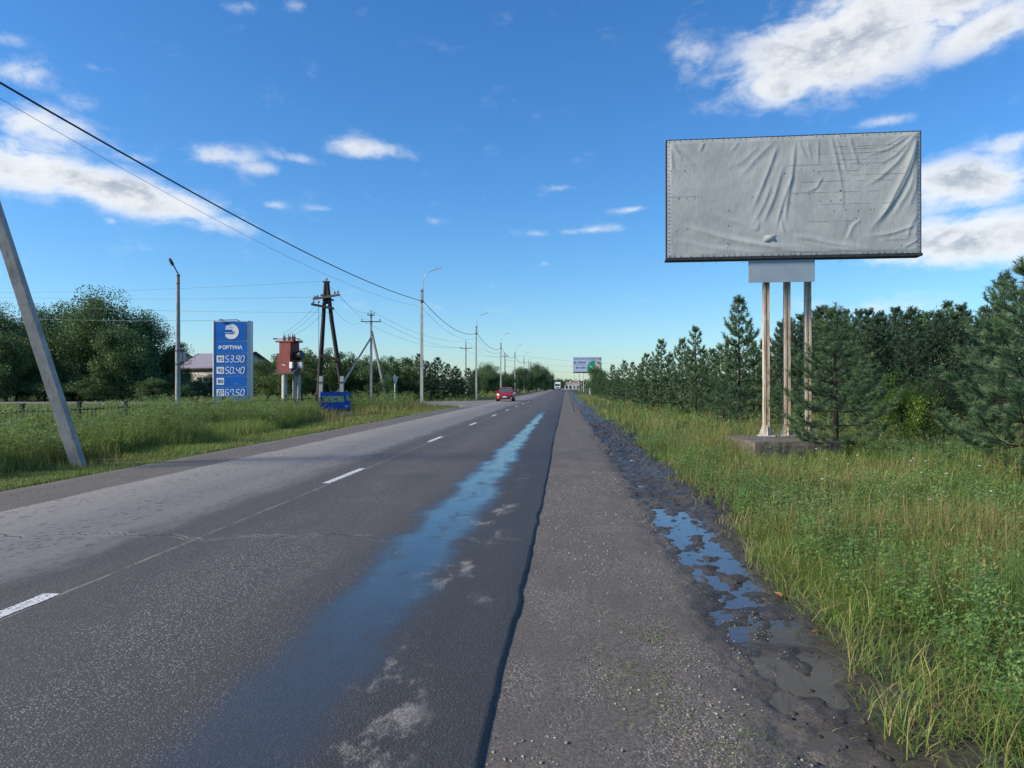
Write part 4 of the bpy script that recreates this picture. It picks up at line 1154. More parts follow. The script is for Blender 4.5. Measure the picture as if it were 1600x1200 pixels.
for k, t in enumerate(tears):
    mb = MB()
    c = cpt(t); s = 0.030 if t == (1072, 406) else random.uniform(.010, .02)
    n = 6
    pts = [(c.x + s * random.uniform(.5, 1.3) * math.cos(6.28 * j / n), c.y, c.z + s * random.uniform(.4, .9) * math.sin(6.28 * j / n)) for j in range(n)]
    mb.add(pts + [(c.x, c.y - .006, c.z)], [(j, (j + 1) % n, n) for j in range(n)])
    mb.build('tear', M['black'], bb, fix=False)
c = cpt((672, 670), .0)
mb = MB()
N_ = 10
pv = []
for j in range(N_ + 1):
    for i_ in range(N_ + 1):
        a, b = i_ / N_ - .5, j / N_ - .5
        pv.append((c.x + a * .27 + .02 * b, c.y - .015 - .03 * (1 - (2 * a) ** 2) * (1 - (2 * b) ** 2) - .012 * math.sin(9 * a + 7 * b), c.z + b * .16 + a * .03))
mb.add(pv, [(j * (N_ + 1) + i_, j * (N_ + 1) + i_ + 1, (j + 1) * (N_ + 1) + i_ + 1, (j + 1) * (N_ + 1) + i_) for j in range(N_) for i_ in range(N_)], True)
tag(mb.build('patch', M['canvas'], bb, fix=False), 'small crumpled patch bulging near the bottom of the canvas')
# frame members
mb = MB()
mb.box((bw / 2, 0.02, (bz0 + bz1) / 2), (bw - .12, .04, bh - .12)); mb.build('backing_panel', M['galv'], bb)
for nm, c, s in (('top_rail', (bw / 2, -.06, bz1 - .02), (bw, .16, .03)), ('bottom_rail', (bw / 2, -.02, bz0 - .004), (bw + .02, .34, .065)), ('side_rail', (.015, -.06, (bz0 + bz1) / 2), (.03, .16, bh - .07)), ('side_rail', (bw - .015, -.06, (bz0 + bz1) / 2), (.03, .16, bh - .07))):
    MB().box(c, s).build(nm, M['dark_steel'], bb)
# lacing round the edge
mb = MB()
for k in range(46):
    xx = .06 + k * (bw - .12) / 45 + random.uniform(-.03, .03)
    if random.random() < .3: continue
    for zz, sg in ((bz1 - .03, -1), (bz0 + .03, 1)):
        mb.tube([(xx, -.145, zz), (xx + random.uniform(-.02, .03), -.178, zz + sg * .035), (xx + .02, -.165, zz + sg * .06)], .0035, 4)
for k in range(30):
    zz = bz0 + .08 + k * (bh - .16) / 29
    for xx, sg in ((.03, 1), (bw - .03, -1)):
        mb.tube([(xx, -.145, zz), (xx + sg * .035, -.178, zz + random.uniform(-.02, .02)), (xx + sg * .065, -.165, zz)], .004, 4)
tag(mb.build('lacing', M['dark_steel'], bb), kind='stuff')
# loose threads under the board
for xx in (1.85, 1.9, .88, 4.1, 4.15, 1.2):
    mb = MB(); mb.tube([(xx, -.1, bz0 - .05), (xx + .02, -.12, bz0 - .1), (xx - .01, -.11, bz0 - random.uniform(.12, .2))], .003, 3); mb.build('thread', M['cable'], bb)
# posts: paired channels with a groove, on gusset plates
inv = Matrix.Rotation(-bang, 4, 'Z') @ Matrix.Translation((-Lp.x, -Lp.y, 0))
posts = [at(1197, 17.78), at(1229.5, 17.82), at(1262, 17.86)]
BT_Z = 0.31
for p in posts:
    q = inv @ p
    mb = MB()
    for sx in (-1, 1):
        mb.box((q.x + sx * .047, q.y, (BT_Z + bz0 - .05) / 2 + .0), (.050, .15, bz0 - .055 - BT_Z))
    mb.box((q.x, q.y, (BT_Z + bz0 - .05) / 2), (.05, .105, bz0 - .07 - BT_Z))
    po = mb.build('post', M['rusty'], bb)
    g2 = MB()
    g2.box((q.x, q.y, BT_Z + .012), (.36, .36, .022))
    for sx in (-1, 1):
        g2.poly([(sx * .075, BT_Z + .025), (sx * .17, BT_Z + .025), (sx * .165, BT_Z + .06), (sx * .077, BT_Z + .30)], .016, M=Matrix.Translation((q.x, q.y, 0)))
    for sy in (-1, 1):
        g2.poly([(sy * .078, BT_Z + .025), (sy * .17, BT_Z + .025), (sy * .165, BT_Z + .06), (sy * .08, BT_Z + .28)], .016, M=Matrix.Translation((q.x, q.y, 0)) @ Matrix.Rotation(PI / 2, 4, 'Z'))
    g2.build('base_plate', M['white_steel'], po)
# plain plate hung between the board and the posts
qa, qb = inv @ at(1176, 16.95), inv @ at(1279, 16.95)
mb = MB(); mb.box(((qa.x + qb.x) / 2, -.10, bz0 - .055 - .28), (abs(qb.x - qa.x) * 1.0, .03, .54)); mb.build('plain_plate', simple('pale_blue_grey_plate', (0.28, 0.36, 0.42), .6, 0, .08, 1.5), bb)
# concrete block under the posts
fb_ = at(1179, 15.9); far = at(1131, 18.35)
e1 = (far - fb_); e1.z = 0; L1 = e1.length; e1.normalize(); e2 = Vector((e1.y, -e1.x, 0))
bm = bmesh.new(); bmesh.ops.create_cube(bm, size=1.0)
bmesh.ops.subdivide_edges(bm, edges=bm.edges[:], cuts=6, use_grid_fill=True)
for vv in bm.verts:
    p = vv.co.copy(); s = Vector((p.x * 2.0, p.y * L1, p.z * .62))
    ed = sum(1 for a in p if abs(abs(a) - .5) < 1e-4)
    k = .988 if ed >= 2 else 1
    vv.co = Vector((s.x * k + random.uniform(-.008, .008), s.y * k + random.uniform(-.008, .008), s.z + (random.uniform(-.012, .004) if p.z > .4 else 0)))
me = bpy.data.meshes.new('concrete_block'); bm.to_mesh(me); bm.free(); me.materials.append(M['block'])
cb = link('concrete_block', me)
ctr = fb_ + e1 * L1 / 2 + e2 * 1.0
cb.location = (ctr.x, ctr.y, BT_Z - .31); cb.rotation_euler = (0, 0, math.atan2(e2.y, e2.x))
tag(cb, 'low weathered concrete block under the posts of the blank billboard', 'foundation')

# ------------------------------------------------------------------ lamp posts and wires
def lamp_post(k, px_, y_, label, X=-11.25, H=9.2):
    t = thing('lamp_post', label, 'lamp post', (X, y_, -.05), 0, 'lamp posts along the left side of the road')
    mb = MB()
    vs = []
    for z, a, b in ((-.3, .125, .115), (H + .05, .082, .075)):
        vs += [(-a, -b, z), (a, -b, z), (a * .85, b, z), (-a * .85, b, z)]
    mb.add(vs, [(3, 2, 1, 0), (4, 5, 6, 7), (0, 1, 5, 4), (1, 2, 6, 5), (2, 3, 7, 6), (3, 0, 4, 7)]); mb.build('pole', M['concrete_pale'], t)
    pts = [(.10, -.02, H - .95), (.10, -.02, H + .55)]
    for j in range(1, 8):
        a = j / 7 * R(72)
        pts.append((.10 + .95 * (1 - math.cos(a)), -.02, H + .55 + .95 * math.sin(a)))
    pts.append((pts[-1][0] + .35, -.02, pts[-1][2] + .12))
    MB().tube(pts, .028, 8).build('arm', M['galv'], t)
    if k < 5:
        e = Vector(pts[-1])
        MB().add([e + Vector(v_) for v_ in ((-.1, -.07, -.05), (.42, -.1, .08), (.42, .1, .08), (-.1, .07, -.05), (-.1, -.05, .05), (.40, -.06, .17), (.40, .06, .17), (-.1, .05, .05))],
                 [(0, 3, 2, 1), (4, 5, 6, 7), (0, 1, 5, 4), (1, 2, 6, 5), (2, 3, 7, 6), (3, 0, 4, 7)]).build('lamp_head', M['galv'], t)
        for z in (H - .12, H - .85, H - 1.0):
            MB().box((0, 0, z), (.22, .20, .05)).build('clamp', M['dark_steel'], t)
        MB().box((.12, -.10, H - .95), (.10, .08, .12)).build('cable_hook', M['dark_steel'], t)
    return t
ords = ['nearest', 'second', 'third', 'fourth', 'fifth', 'sixth', 'seventh', 'eighth', 'ninth', 'tenth', 'eleventh']
LPY = [55 + 34 * k for k in range(10)]
for k, y_ in enumerate(LPY):
    lamp_post(k, 0, y_, 'concrete lamp post with curved arm, %s from the camera in the left roadside line' % ords[k])
# braced pole just outside the left edge, its strut leans through the picture
bp = thing('braced_pole', 'grey concrete strut leaning out of the left picture edge, bracing a roadside pole', 'utility pole', (-11.55, 12.6, -.05))
mb = MB(); mb.beam((0, 0, -.3), (0, 0, 9.2), .25, .25, .17, .17); mb.build('pole', M['concrete'], bp)
sb = at(122, 14.7) - Vector((-11.55, 12.6, 0)); stp = Vector((0.10, 0.08, 6.9))
# the strut has a raised rib like a cast trapezoid
dvec = (stp - Vector((sb.x, sb.y, 0))).normalized(); st0 = Vector((sb.x, sb.y, 0.05)) - dvec * .25
fl = Vector((cs, sn, 0)); ax1 = (fl - dvec * fl.dot(dvec)).normalized(); ax2 = dvec.cross(ax1)
if ax2.y > 0: ax2 = -ax2
prof = [(-.15, .05), (-.12, -.06), (-.03, -.15), (.02, -.15), (.15, -.02), (.13, .12), (-.10, .12)]
vs = []
for p, k in ((st0, 1.0), (stp, .82)):
    for a, b in prof:
        vs.append(p + ax1 * a * k - ax2 * b * k * -1)
n = len(prof)
mb = MB(); mb.add(vs, [tuple(range(n - 1, -1, -1)), tuple(range(n, 2 * n))] + [(i, (i + 1) % n, (i + 1) % n + n, i + n) for i in range(n)]); mb.build('strut', M['concrete'], bp)

def cat_pts(a, b, sag, n=18):
    a, b = Vector(a), Vector(b)
    return [a.lerp(b, k / n) - Vector((0, 0, sag * 4 * (k / n) * (1 - k / n))) for k in range(n + 1)]
def cable(name, label, a, b, sag, r_, mat='cable', group=None):
    o = MB().tube(cat_pts(a, b, sag), r_, 5, caps=False).build(name, M[mat])
    return tag(o, label, 'cable', group)
hook = 8.25
pa = (-11.45, 12.6, 7.75); p1 = (-11.25, 55, hook)
cable('overhead_cable', 'thick black overhead cable sweeping down from the upper left to the nearest lamp post', pa, p1, 0.55, .024)
cable('overhead_wire', 'thin wire hanging just below the thick black cable', (-11.45, 12.6, 7.45), (-11.25, 55, hook - .45), .75, .0055, 'wire')
for k in range(7):
    a = (-11.25 + .1, LPY[k], hook); b = (-11.25 + .1, LPY[k + 1], hook)
    cable('overhead_cable', 'black overhead cable sagging between the %s and %s lamp posts' % (ords[k], ords[k + 1]), a, b, 0.95, .024 + .004 * k)
    if k < 3:
        cable('overhead_wire', 'thin wire below the cable between the %s and %s lamp posts' % (ords[k], ords[k + 1]), (a[0], a[1], a[2] - .6), (b[0], b[1], b[2] - .6), 1.0, .010, 'wire')

# slim lamp post left of the price sign
sp = at(278, 36)
t = thing('slim_lamp_post', 'slim concrete lamp post with dark angled lamp head left of the price sign', 'lamp post', (sp.x, sp.y, -.1))
H = hz(428, 36) + .1
mb = MB(); mb.tube([(0, 0, -.2), (0, 0, H)], [.14, .085], 10); mb.build('pole', M['concrete'], t)
lv = -fl
mb = MB(); mb.tube([Vector((0, 0, H - .55)), Vector((0, 0, H)) , lv * .16 + Vector((0, 0, H + .30)), lv * .26 + Vector((0, 0, H + .46))], .035, 8); mb.build('arm', M['dark_steel'], t)
a, b = lv * .24 + Vector((0, 0, H + .42)), lv * .46 + Vector((0, 0, H + .80))
mb = MB(); mb.tube([a, a.lerp(b, .25), a.lerp(b, .8), b], [.04, .085, .08, .03], 8); mb.build('lamp_head', M['dark_steel'], t)
mb = MB(); mb.box((0, .22, hz(554, 36)), (.46, .16, .50)); mb.build('service_box', M['grey_box'], t)
for z in (H - .1, H - .5, hz(566, 36), hz(545, 36)):
    MB().tube([(0, 0, z - .02), (0, 0, z + .02)], .15 if z < H - 1 else .10, 10).build('clamp', M['dark_steel'], t)

# ------------------------------------------------------------------ lettering
def text_mesh(s, size, bold=0.0, ext=.004, width=1.0):
    cu = bpy.data.curves.new('lettering', 'FONT')
    cu.body = s; cu.size = size; cu.extrude = ext; cu.align_x = 'CENTER'; cu.align_y = 'CENTER'; cu.offset = bold; cu.resolution_u = 3
    o = bpy.data.objects.new('tmp', cu); COL.objects.link(o)
    dg = bpy.context.evaluated_depsgraph_get(); dg.update()
    me = bpy.data.meshes.new_from_object(o.evaluated_get(dg))
    bpy.data.objects.remove(o); bpy.data.curves.remove(cu)
    # centre it on its ink, stand it up in the xz plane
    co = np.empty(len(me.vertices) * 3, np.float32); me.vertices.foreach_get('co', co); co = co.reshape(-1, 3)
    mn, mx = co.min(0), co.max(0); c_ = (mn + mx) / 2
    sx = width / (mx[0] - mn[0]) if width > 1e-3 and width != 1.0 else 1.0
    out = np.stack([(co[:, 0] - c_[0]) * sx, -(co[:, 2]), co[:, 1] - c_[1]], 1)
    me.vertices.foreach_set('co', out.astype(np.float32).ravel()); me.update()
    me.materials.clear()
    return me
def lettering(s, size, mat, parent, loc, bold=0.0, width=1.0, name='lettering'):
    me = text_mesh(s, size, bold, .004, width); me.materials.append(mat)
    o = link(name, me, parent); o.location = loc
    return o

# ------------------------------------------------------------------ fuel price sign
SD = 38.0
sp = at(364, SD)
ps = thing('price_sign', 'tall blue fuel price sign with white digits and a round white logo', 'price sign', (sp.x, sp.y, -.1), R(2))
k_ = SD / FPX
SW = 58 * k_ * .98; ztop = hz(502, SD) + .1
fw_ = 1.72
def zz_(py): return hz(py, SD) + .1
colr = .17
for sx, nm in ((-1, 'side_column'), (1, 'side_column')):
    mb = MB()
    pts = []
    for j in range(13):
        a = -PI / 2 + PI * j / 12
        pts.append((sx * (fw_ / 2 + .06 + .12 * math.cos(a)), .30 * math.sin(a)))
    vs = [(a, b, -.2) for a, b in pts] + [(a, b, ztop) for a, b in pts]
    n = len(pts)
    mb.add(vs, [tuple(range(n)), tuple(range(n, 2 * n))] + [(i, (i + 1) % n, (i + 1) % n + n, i + n) for i in range(n)], False); mb.build(nm, M['sign_grey'], ps)
mb = MB(); mb.box((0, 0, ztop / 2 - .1), (fw_ + .12, .46, ztop + .18)); mb.build('body', M['sign_grey'], ps)
bands = [(503.5, 533), (534, 551.5), (552.5, 570), (571, 587), (588, 604), (605, 622), (623, 648)]
PY = -.245
panels = []
for a, b in bands:
    z1, z0 = zz_(a), zz_(b)
    mb = MB(); mb.box((0, PY - .012, (z0 + z1) / 2), (fw_, .03, z1 - z0 - .012)); panels.append((mb.build('panel', M['blue_panel'], ps), z0, z1))
FY = PY - .0275
# logo: white disc opened on the left with a blue vehicle outline
pn, z0, z1 = panels[0]; zc = (z0 + z1) / 2 - .02; r0 = .40
lg = MB()
ring = []
for j in range(41):
    a = -PI * .80 + 1.60 * PI * j / 40
    ring.append((.03 + r0 * math.cos(a), zc + r0 * math.sin(a)))
inner = [(-.30, zc + .20), (.02, zc + .20), (.10, zc + .12), (.22, zc + .10), (.25, zc - .02), (.25, zc - .14), (-.30, zc - .14)]
mb = MB(); mb.poly(ring, .008, M=Matrix.Translation((0, FY - .004, 0))); mb.build('logo_disc', M['sign_white'], pn)
mb = MB(); mb.poly([(-.40, zc + .11), (.06, zc + .11), (.15, zc + .07), (.18, zc - .02), (.18, zc - .13), (-.40, zc - .13)], .008, M=Matrix.Translation((0, FY - .013, 0))); mb.build('logo_shape', M['blue_panel'], pn)
for c_, s_ in (((-.13, FY - .021, zc - .07), (.36, .008, .025)), ((.14, FY - .021, zc + .03), (.07, .008, .06)), ((.15, FY - .021, zc - .08), (.05, .008, .05))):
    MB().box(c_, s_).build('logo_line', M['sign_white'], pn)
mb = MB(); mb.box((-.14, FY - .013, zc + .20), (.50, .006, .022)); mb.build('logo_line', M['blue_panel'], pn)
pn, z0, z1 = panels[1]
lettering('ФОРТУНА', .26, M['sign_white'], pn, (-.02, FY - .005, (z0 + z1) / 2 - .02), .010, 1.30)
M['ink'] = simple('dark_navy_ink', (0.012, 0.045, 0.17), .5)
SEG = {'0': 'abcdef', '1': 'bc', '2': 'abged', '3': 'abgcd', '4': 'fgbc', '5': 'afgcd', '6': 'afgcde', '7': 'fabc', '9': 'abcdfg'}
def digit(ch, x0, zc, w, h, parent, mat):
    mb = MB(); th = .042
    S = {'a': ((0, h / 2), (w - th, th)), 'g': ((0, 0), (w - th, th)), 'd': ((0, -h / 2), (w - th, th)), 'b': ((w / 2, h / 4), (th, h / 2 - th * .6)), 'c': ((w / 2, -h / 4), (th, h / 2 - th * .6)),
         'f': ((-w / 2, h / 4), (th, h / 2 - th * .6)), 'e': ((-w / 2, -h / 4), (th, h / 2 - th * .6))}
    for sgm in SEG[ch]:
        (a, b), (c_, d_) = S[sgm]
        sl = .06 * (b / h)
        mb.box((x0 + a + sl, FY - .005, zc + b), (c_, .010, d_))
    return mb.build('digit', mat, parent)
for idx, code, val in ((2, '95', '53.90'), (3, '92', '50.40'), (4, '80', ''), (5, 'ДТ', '67.50')):
    pn, z0, z1 = panels[idx]; zc = (z0 + z1) / 2
    mb = MB(); mb.box((-.56, FY - .003, zc), (.40, .008, .36)); tile = mb.build('grade_tile', M['sign_white'], pn)
    lettering(code, .30, M['ink'], tile, (-.56, FY - .012, zc), .0, .29)
    if val:
        xx = -.19
        for ch in val:
            if ch == '.':
                mb = MB(); mb.box((xx - .085, FY - .005, zc - .150), (.06, .010, .06)); mb.build('decimal_point', M['digit'], pn); xx += .075
            else:
                digit(ch, xx, zc, .17, .33, pn, M['digit']); xx += .25
    else:
        mb = MB(); mb.box((.26, FY - .005, zc - .14), (.04, .010, .035)); mb.build('decimal_point', M['digit'], pn)
pn, z0, z1 = panels[6]
MB().box((-.70, FY - .004, z1 - .16), (.10, .008, .06)).build('marking', M['sign_white'], pn); MB().box((.52, FY - .004, z1 - .16), (.16, .008, .05)).build('marking', M['sign_white'], pn)
mb = MB(); mb.beam((-.55, -.35, ztop + .02), (.35, -.22, ztop + .06), .05, .05); mb.box((-.5, -.36, ztop + .04), (.16, .12, .10)); mb.box((.35, -.1, ztop + .02), (.06, .3, .05)); mb.build('top_lamp', M['galv'], ps)

# ------------------------------------------------------------------ low fence
fe = thing('low_fence', 'low black metal picket fence half hidden in the tall weeds on the left', 'fence', (-15.5, 12, -.05))
post_me = None; bar_me = None
def share(name, me, parent, loc):
    o = link(name, me, parent); o.location = loc; return o
mbp = MB(); mbp.box((0, 0, .52), (.09, .09, 1.10)); mbp.box((0, 0, 1.09), (.12, .12, .05))
first = mbp.build('post', M['fence'], fe); post_me = first.data
mbb = MB(); mbb.box((0, 0, .53), (.024, .024, .80)); fb0 = mbb.build('bar', M['fence'], fe); fb0.location = (0, .2, 0); bar_me = fb0.data
for k in range(1, 17):
    share('post', post_me, fe, (0, k * 2.4, 0))
for k in range(16):
    for z in (.22, .86):
        mb = MB(); mb.box((0, k * 2.4 + 1.2, z), (.035, 2.31, .035)); mb.build('rail', M['fence'], fe)
    for j in range(1, 12):
        if k == 0 and j == 1: continue
        share('bar', bar_me, fe, (0, k * 2.4 + j * .2, 0))

# ------------------------------------------------------------------ transformer on concrete legs
TD = 46.0
tp_ = at(450, TD)
tr = thing('transformer', 'faded red metal transformer cabinet standing on concrete legs', 'transformer', (tp_.x, tp_.y, -.1), R(-14))
def tz(py): return hz(py, TD) + .1
for (x_, y_, w_) in ((-.52, .25, .25), (.0, -.35, .32), (.62, .30, .24), (-.05, .75, .24)):
    mb = MB(); mb.tube([(x_, y_, -.2), (x_, y_, tz(585))], [w_ / 2 * 1.05, w_ / 2 * .95], 8); mb.build('leg', M['concrete_pale'], tr)
mb = MB(); mb.box((.05, .15, tz(585) + .05), (1.55, 1.35, .10)); mb.build('platform', M['dark_steel'], tr)
mb = MB(); mb.box((-.02, .0, (tz(553) + tz(584)) / 2 + .04), (1.02, .95, tz(553) - tz(584) - .04)); lb = mb.build('cabinet', M['red_metal'], tr)
mb = MB(); mb.box((.06, .05, (tz(535) + tz(553)) / 2 + .03), (.84, .95, tz(535) - tz(553) + .04)); mb.build('upper_cabinet', M['red_metal'], tr)
for j in range(3): MB().box((-.04 + j * .06, -.481, tz(570) - j * .035), (.24 - j * .05, .006, .018)).build('faded_marking', M['sign_white'], lb)
mb = MB(); mb.box((0, -.479, tz(568)), (.94, .006, .012)); mb.box((-.46, -.479, tz(569)), (.02, .008, 1.05)); mb.build('door_seam', M['dark_steel'], lb)
mb = MB(); mb.box((.05, .05, tz(534)), (1.35, 1.05, .10)); mb.box((.05, -.25, tz(530)), (2.0, .05, .05)); mb.box((-.85, -.1, tz(529)), (.05, .5, .05)); mb.box((.95, -.1, tz(532)), (.05, .5, .05)); mb.build('top_frame', M['red_metal'], tr)
for k, x_ in enumerate((-.38, -.18, .0, .18, .36, .5)):
    mb = MB()
    yb = -.2 if k % 2 else .2
    mb.tube([(x_, yb, tz(533)), (x_, yb, tz(530)), (x_, yb, tz(529.5)), (x_, yb, tz(527)), (x_, yb, tz(526.5)), (x_, yb, tz(522))], [.06, .06, .09, .09, .04, .02], 8); mb.build('bushing', M['porcelain'] if k < 4 else M['black'], tr)
mb = MB(); mb.tube([(.60, .1, tz(557)), (1.0, .1, tz(555))], .30, 14); mb.tube([(.7, .1, tz(560)), (.75, .15, tz(580))], .05, 6); mb.build('oil_tank', M['black'], tr)
mb = MB(); mb.box((.56, -.44, tz(571)), (.20, .14, .40)); mb.build('meter_box', M['sign_white'], tr)
mb = MB(); mb.box((1.0, -.1, tz(571)), (.34, .16, .40)); mb.build('meter_box', M['grey_box'], tr)
mb = MB(); mb.tube([(.55, -.45, tz(577)), (.50, -.46, tz(581)), (.62, -.44, tz(583)), (.78, -.35, tz(580)), (.85, -.2, tz(577))], .04, 6); mb.build('conduit', M['galv'], tr)

# ------------------------------------------------------------------ timber A-frame pole
AD = 50.0
ap = at(512, AD)
af = thing('timber_pole', 'dark timber A-frame power pole with crossarms and insulators', 'utility pole', (ap.x, ap.y, -.1), YAW)
kk = AD / FPX
def az_(px, py): return Vector(((px - 512) * kk, 0, hz(py, AD) + .1))
A = MB(); A.tube([az_(496, 640), az_(499, 600), az_(505, 500), az_(508.5, 440)], [.19, .18, .15, .12], 8); A.build('leg', M['creosote'], af)
A = MB(); A.tube([az_(538, 640), az_(534, 606), az_(518, 500), az_(511.5, 440)], [.18, .17, .15, .12], 8); A.build('leg', M['creosote'], af)
A = MB(); A.beam(az_(503, 556) + Vector((0, -.16, 0)), az_(531, 563) + Vector((0, -.16, 0)), .16, .22); A.build('brace', M['creosote'], af)
A = MB(); A.beam(az_(490, 468) + Vector((0, -.2, 0)), az_(532, 461) + Vector((0, -.2, 0)), .14, .15); A.build('crossarm', M['arm_wood'], af)
A = MB(); A.beam(az_(488, 476) + Vector((0, -.26, 0)), az_(523, 483) + Vector((0, -.26, 0)), .16, .16); A.build('crossarm', M['creosote'], af)
A = MB(); A.beam(az_(500, 460) + Vector((0, .2, 0)), az_(520, 469) + Vector((0, .2, 0)), .12, .13); A.build('crossarm', M['creosote'], af)
A = MB(); A.box(az_(510, 440.5), (.46, .2, .10)); A.build('cap', M['creosote'], af)
A = MB(); A.add([az_(506, 475) + Vector((0, -.1, 0)), az_(515.5, 475) + Vector((0, -.1, 0)), az_(512.5, 443) + Vector((0, -.1, 0)), az_(508, 443) + Vector((0, -.1, 0))] + [az_(506, 475) + Vector((0, .1, 0)), az_(515.5, 475) + Vector((0, .1, 0)), az_(512.5, 443) + Vector((0, .1, 0)), az_(508, 443) + Vector((0, .1, 0))],
                [(0, 1, 2, 3), (7, 6, 5, 4), (0, 4, 5, 1), (1, 5, 6, 2), (2, 6, 7, 3), (3, 7, 4, 0)]); A.build('head_block', M['creosote'], af)
for (px, py) in ((510, 437), (493, 465), (497, 464), (524, 458.5), (529, 457.5), (491, 473), (499, 473), (506, 474)):
    A = MB(); p = az_(px, py + 3) + Vector((0, -.22 if py > 440 else 0, 0)); A.tube([p, p + Vector((0, 0, .08)), p + Vector((0, 0, .10)), p + Vector((0, 0, .20)), p + Vector((0, 0, .26))], [.02, .02, .075, .08, .03], 8); A.build('insulator', M['porcelain'], af)
for px, pz in ((503.5, 588), (536, 588)):
    A = MB(); A.beam(az_(px - 1, 645) + Vector((0, -.28, 0)), az_(px, pz) + Vector((0, -.28, 0)), .24, .22); A.build('stub_post', M['concrete_pale'], af)
    A = MB(); A.box(az_(px - 1, 597) + Vector((0, -.2, 0)), (.44, .50, .04)); A.build('strap', M['dark_steel'], af)
A = MB(); A.tube([az_(499.5, 478) + Vector((0, -.25, 0)), az_(499.5, 560) + Vector((0, -.25, 0)), az_(497.5, 610) + Vector((0, -.25, 0))], .018, 5); A.build('down_conductor', M['wire'], af)

# concrete poles farther along the same line
def strut_pole(px, d, ptop, label, arms, struts, mat='concrete'):
    p = at(px, d); kq = d / FPX
    t = thing('utility_pole', label, 'utility pole', (p.x, p.y, -.1), YAW)
    H = hz(ptop, d) + .1
    MB().beam((0, 0, -.3), (0, 0, H), .26, .26, .17, .17).build('pole', M[mat], t)
    for (dz, w) in arms:
        MB().beam((-w / 2, -.14, H - dz), (w / 2, -.14, H - dz), .09, .09).build('crossarm', M['dark_steel'], t)
        for sx in (-1, 1):
            q = Vector((sx * (w / 2 - .08), -.14, H - dz + .04))
            MB().tube([q, q + Vector((0, 0, .1)), q + Vector((0, 0, .12)), q + Vector((0, 0, .26))], [.02, .02, .07, .05], 6).build('insulator', M['porcelain'], t)
    q = Vector((0, 0, H)); MB().tube([q, q + Vector((-.05, 0, .1)), q + Vector((-.05, 0, .14)), q + Vector((-.05, 0, .3))], [.02, .02, .07, .04], 6).build('insulator', M['porcelain'], t)
    for (dx, dyy, dz) in struts:
        MB().beam((dx, dyy, -.3), (.03 * np.sign(dx), dyy * .05, H - dz), .24, .24, .18, .18).build('strut', M[mat], t)
        MB().beam((-.05, 0, H - dz), (.15 * np.sign(dx), 0, H - dz), .30, .07).build('clamp', M['dark_steel'], t)
    return p, H - .1
c1, H1 = strut_pole(580, 76, 489, 'grey concrete power pole braced by two struts behind the thicket', [(.95, 2.1), (.25, .8)], [(-4.2, -1.0, 2.7), (1.3, 2.5, 2.0)])
c2, H2 = strut_pole(728, 128, 535, 'concrete power pole with one crossarm between the first two lamp posts', [(1.1, 2.1)], [])
c3, H3 = strut_pole(789, 166, 552, 'dark braced power pole right behind the third lamp post', [(.8, 1.6)], [(3.4, 0, 4.3)], 'creosote')
c4, H4 = strut_pole(826, 232, 563, 'braced concrete pole beside the sixth lamp post', [(.8, 1.6)], [(-4.0, 0, 3.0)], 'concrete_pale')
apx = Vector((ap.x, ap.y, 0))
def apt(px, py): return Vector((ap.x, ap.y, 0)) + Vector(((px - 512) * kk * cs, (px - 512) * kk * sn, hz(py, AD)))
wi = 0
def wire(label, a, b, sag, r_=.008): return cable('power_wire', label, a, b, sag, r_, 'wire', 'thin power wires on the left')
wire('highest of the wires from the left edge to the timber A-frame pole', at(-60, 62, hz(457, 62)), apt(510, 439), .25)
wire('middle wire from the left edge to the timber A-frame crossarm', at(-60, 62, hz(463, 62)), apt(492, 464), .2)
wire('lowest long wire from the left edge to the timber A-frame pole', at(-60, 62, hz(472, 62)), apt(521, 488), .25)
wire('wire running from the left past the slim lamp post to the price sign top', at(-60, 52, hz(494, 52)), Vector((sp.x, sp.y, 0)) + Vector((-.3, 0, hz(502, SD))) if False else at(345, 38.2, hz(501, 38.2)), .12, .010)
for k, (a, b) in enumerate((((493, 478), (440, 523)), ((498, 482), (449, 523)), ((504, 490), (458, 524)))):
    e_ = at(b[0], TD, hz(b[1], TD))
    wire('%s of the three wires slanting from the timber pole down to the transformer' % ('leftmost', 'middle one', 'rightmost')[k], apt(*a), e_, .15, .008)
for k, (a, dx) in enumerate((((510, 440), -.05), ((530, 461), 1.0), ((522, 483), -1.0))):
    b = Vector((c1.x, c1.y, H1 - (.0 if k == 0 else .8))) + fl * dx
    wire('%s wire sagging from the timber pole to the braced concrete pole' % ('top', 'right-hand', 'left-hand')[k], apt(*a), b, .7)
for k, dx in enumerate((-.98, 0.0, .98)):
    z_ = 0.85 if dx else -.25
    wire('%s wire between the braced concrete pole and the next power pole' % ('left-hand', 'top', 'right-hand')[k], Vector((c1.x, c1.y, H1 - z_)) + fl * dx, Vector((c2.x, c2.y, H2 - z_)) + fl * dx, 1.1, .012)
    wire('%s wire between the crossarm pole and the dark braced pole' % ('left-hand', 'top', 'right-hand')[k], Vector((c2.x, c2.y, H2 - z_)) + fl * dx, Vector((c3.x, c3.y, H3 - z_ * .7)) + fl * dx * .7, .9, .014)
for k, z_ in enumerate((0.2, 1.6, 3.0)):
    wire('%s far wire crossing above the road towards the far billboard' % ('highest', 'middle', 'lowest')[k], Vector((c3.x, c3.y, H3 - z_)), at(1010, 240, hz(570 + k * 8, 240)), .6, .016)

